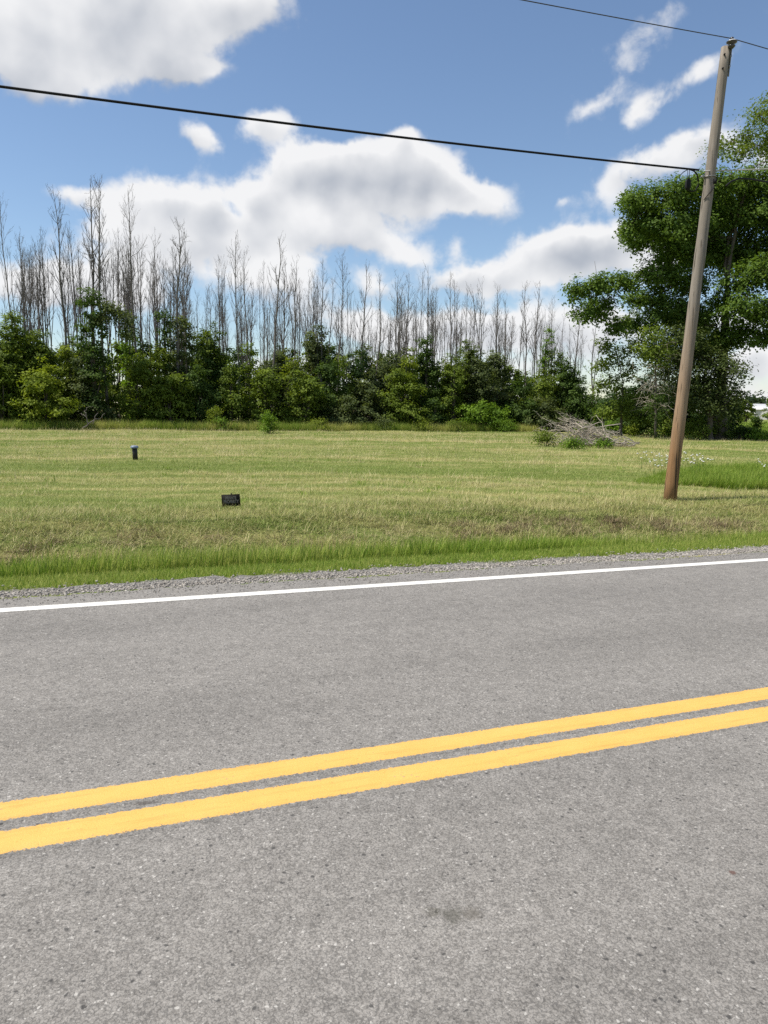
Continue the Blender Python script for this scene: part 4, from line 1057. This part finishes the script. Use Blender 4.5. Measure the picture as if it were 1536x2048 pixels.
gm = Geo(); gm.lathe([(.098, .004), (.075, .024), (.044, .036), (.03, .038)], ins, 22); link('glaze', gm.mesh('glaze', m_cap), io)
gm = Geo(); gm.lathe([(.034, .034), (.028, .05), (.036, .066), (.03, .08), (.001, .084)], ins, 16); link('insulator_neck', gm.mesh('insulator_neck', m_porcelain), io)
for py in (112, 138):
    q = on_pole(py); gm = Geo(); gm.tube([q + [-.045, -.075, 0], q + [-.052, -.115, 0]], [.017, .017], 6); link('bolt', gm.mesh('bolt', m_black), pole)
for py in (112, 131):
    q = on_pole(py); gm = Geo(); gm.box(q + [.098, -.02, 0], (.03, .05, .04)); link('pin_clamp', gm.mesh('pin_clamp', m_steel), pole)
q = on_pole(342); gm = Geo(); a = np.linspace(0, 2 * np.pi, 25); rr_ = .113
gm.tube(np.stack([q[0] + rr_ * np.cos(a), q[1] + rr_ * np.sin(a), np.full(25, q[2])], -1), .010, 6, False); link('strand_band', gm.mesh('strand_band', m_steel), pole)
gm = Geo(); gm.tube([q + [-.10, -.03, 0], q + [-.19, -.05, .0]], [.016, .016], 6); link('eye_bolt', gm.mesh('eye_bolt', m_steel), pole)
gm = Geo(); gm.box(q + [.07, -.10, -.10], (.05, .05, .09)); link('bracket', gm.mesh('bracket', m_black), pole)
q2 = on_pole(372); gm = Geo()
gm.tube([on_pole(362, (.085, -.085, 0)), on_pole(370, (.03, -.118, 0)), on_pole(378, (-.03, -.118, 0)), on_pole(388, (-.09, -.075, 0))], .008, 5); link('ground_wire', gm.mesh('ground_wire', m_black), pole)
tag(pole, 'leaning weathered wooden utility pole with porcelain insulator on top', 'utility pole')

def along(k, z, off=(0, 0)):
    return np.array([pb[0] + off[0] + SV[0] * k, pb[1] + off[1] + SV[1] * k, z])
def k_at(px, py, off=(0, 0)):
    """distance along the pole line and height at which the ray through a pixel crosses the wire's vertical plane"""
    r = ray(px, py); ox, oy = pb[0] + off[0], pb[1] + off[1]
    m = np.array([[r[0], -SV[0]], [r[1], -SV[1]]]); u, k = np.linalg.solve(m, [ox, oy])
    return k, EYE + r[2] * u
def wire(name, px_a, px_b, k_end, rad, mat, label, off, sag, n=60, root=None):
    ka, za = k_at(*px_a, off); kb, zb = k_at(*px_b, off); b = sag
    a = (zb - za - b * (kb ** 2 - ka ** 2)) / (kb - ka); c = za - a * ka - b * ka ** 2
    ks = np.linspace(ka, k_end, n); P = np.array([along(k, c + a * k + b * k * k, off) for k in ks])
    gm = Geo(); gm.tube(P, rad, 6)
    o = link(name, gm.mesh(name, mat)); tag(o, label, 'wire'); return P
inw = ins + pb
toff = (float(inw[0] - pb[0]), float(inw[1] - pb[1]))
m_wire = plain('oxidised_conductor', (.05, .05, .055), .5, .4, .2, 10)
wire('power_line', (1464, 77), (1045, 0), -48, .0085, m_wire, 'thin overhead power line running left from the insulator on the pole top', toff, .0010)
wire('power_line', (1464, 77), (1536, 98), 48, .0085, m_wire, 'thin overhead power line running right from the insulator on the pole top', toff, .0010)
qs = on_pole(342); soff = (float(qs[0]) , float(qs[1]) - .06)
m_strand = plain('bright_strand', (.42, .41, .39), .6, .3, .1, 10)
CB = wire('telephone_cable', (1398, 340), (0, 173), -48, .0185, m_black, 'thick black overhead telephone cable sagging across the sky left of the pole', soff, .0012)
wire('steel_strand', (1408, 342), (1536, 338), 40, .012, m_strand, 'thin pale steel strand running right from the middle of the pole', soff, .0008)
p_ = [at_depth(x_, y_, PD + dd) for x_, y_, dd in ((1452, 372, -.1), (1462, 363, 0), (1478, 357, .1), (1500, 358, .4), (1536, 364, 1.0), (1600, 366, 2.2), (1700, 370, 4.5))]
gm = Geo(); gm.tube(np.array(p_), .018, 6); tag(link('service_cable', gm.mesh('service_cable', m_black)), 'black cable curving away right below the steel strand', 'cable')
# splice closure and slack loop hanging from the cable just left of the pole
def A_(px, py): 
    k, z = k_at(px, py, soff); return along(k, z, soff)
root = empty('splice_closure', A_(1376, 362))
b = np.array(root.location)
gm = Geo(); c0, c1 = A_(1377, 357) - b, A_(1375, 380) - b; f = np.linspace(0, 1, 7)[:, None]
gm.tube(c0 + (c1 - c0) * f, [.02, .045, .052, .055, .055, .05, .03], 10); link('closure_body', gm.mesh('closure_body', m_black), root)
for dx in (-1.5, 2): 
    gm = Geo(); gm.tube([A_(1377 + dx, 340) - b, A_(1377 + dx, 358) - b], .006, 5); link('hanger', gm.mesh('hanger', m_black), root)
gm = Geo(); gm.tube(np.array([A_(x_, y_) for x_, y_ in ((1380, 339), (1388, 342), (1394, 349), (1397, 360), (1396, 371), (1391, 381), (1383, 383), (1377, 379))]) - b, .014, 6); link('slack_loop', gm.mesh('slack_loop', m_black), root)
gm = Geo(); gm.tube(np.array([A_(x_, y_) for x_, y_ in ((1374, 340), (1367, 344), (1361, 350))]) - b, .008, 5); link('loose_end', gm.mesh('loose_end', m_black), root)
tag(root, 'black cable splice closure with a slack loop hanging beside the pole', 'cable splice')

# ------------------------------------------------------------------ private property sign
b = hit(462, 1016); D = b[1]
root = empty('property_sign', b); mm = D / F
m_signb = plain('black_sign_plastic', (.012, .011, .010), .8, .2, .3, 30)
m_sign_t = plain('faded_sign_lettering', (.24, .22, .20), .7, .2, .2, 60)
W_, H_ = 35 * mm, 23 * mm
face = empty('tmp'); bpy.data.objects.remove(face)
rotz, rolls = math.radians(6), math.radians(3.0)
Rm = np.array(Matrix.Rotation(rotz, 3, 'Z') @ Matrix.Rotation(math.radians(3), 3, 'X') @ Matrix.Rotation(-rolls, 3, 'Y'))
ctr = at_depth(462, 1000.5, D) - b
gm = Geo(); gm.box(ctr, (W_, .006, H_), Rm); pn = link('sign_panel', gm.mesh('sign_panel', m_signb, False), root)
gm = Geo()
for sx, sz, cx, cz in ((W_, .006, 0, H_ / 2), (W_, .006, 0, -H_ / 2), (.006, H_, W_ / 2, 0), (.006, H_, -W_ / 2, 0)):
    gm.box(ctr + Rm @ np.array([cx, -.002, cz]), (sx + .006, .009, sz + .001), Rm)
link('rim', gm.mesh('rim', m_signb, False), pn)
gm = Geo(); gm.box(ctr + Rm @ np.array([0.01, .012, H_ * .5]), (.022, .012, .045), Rm); gm.box((ctr + np.array([.06, .015, -H_ * .7])), (.035, .016, H_ * .9)); link('stake', gm.mesh('stake', m_signb, False), root)
def lettering(txt, size, cz, width):
    cu = bpy.data.curves.new('lettering', 'FONT'); cu.body = txt; cu.size = size; cu.align_x = 'CENTER'; cu.align_y = 'CENTER'; cu.extrude = .0006; cu.offset = size * .018
    t = bpy.data.objects.new('lettering_tmp', cu); COL.objects.link(t)
    bpy.context.view_layer.update()
    me = bpy.data.meshes.new_from_object(t.evaluated_get(bpy.context.evaluated_depsgraph_get()))
    bpy.data.objects.remove(t); me.materials.clear(); me.materials.append(m_sign_t)
    w0 = max(v.co.x for v in me.vertices) - min(v.co.x for v in me.vertices)
    for v in me.vertices:
        q = np.array([v.co.x * width / w0, -.0048 - v.co.z, v.co.y + cz]); v.co = ctr + Rm @ q
    link('lettering', me, pn)
lettering('PRIVATE', H_ * .40, H_ * .20, W_ * .62); lettering('PROPERTY', H_ * .40, -H_ * .13, W_ * .86)
tag(root, 'small black PRIVATE PROPERTY sign on a low stake in the grass', 'sign')

# ------------------------------------------------------------------ capped vent pipe
b = hit(271, 920); D = b[1]; mm = D / F
root = empty('vent_pipe', b)
m_pipe = plain('black_pipe_plastic', (.016, .015, .014), .55, .35, .3, 12)
m_pcap = plain('blue_grey_cap', (.17, .21, .29), .4, .4, .15, 8)
tp = at_depth(269, 895, D) - b
gm = Geo(); gm.tube([(0, 0, -.1), tp * .5, tp], 5.0 * mm, 16); link('pipe', gm.mesh('pipe', m_pipe), root)
gm = Geo(); gm.lathe([(.001, -.02), (7.4 * mm, -.02), (7.7 * mm, .0), (7.4 * mm, .035), (5.5 * mm, .055), (.001, .062)], tp, 18); link('cap', gm.mesh('cap', m_pcap), root)
tag(root, 'short black pipe with a blue-grey cap standing in the mown field', 'pipe')
print('objects', len(sc.objects))
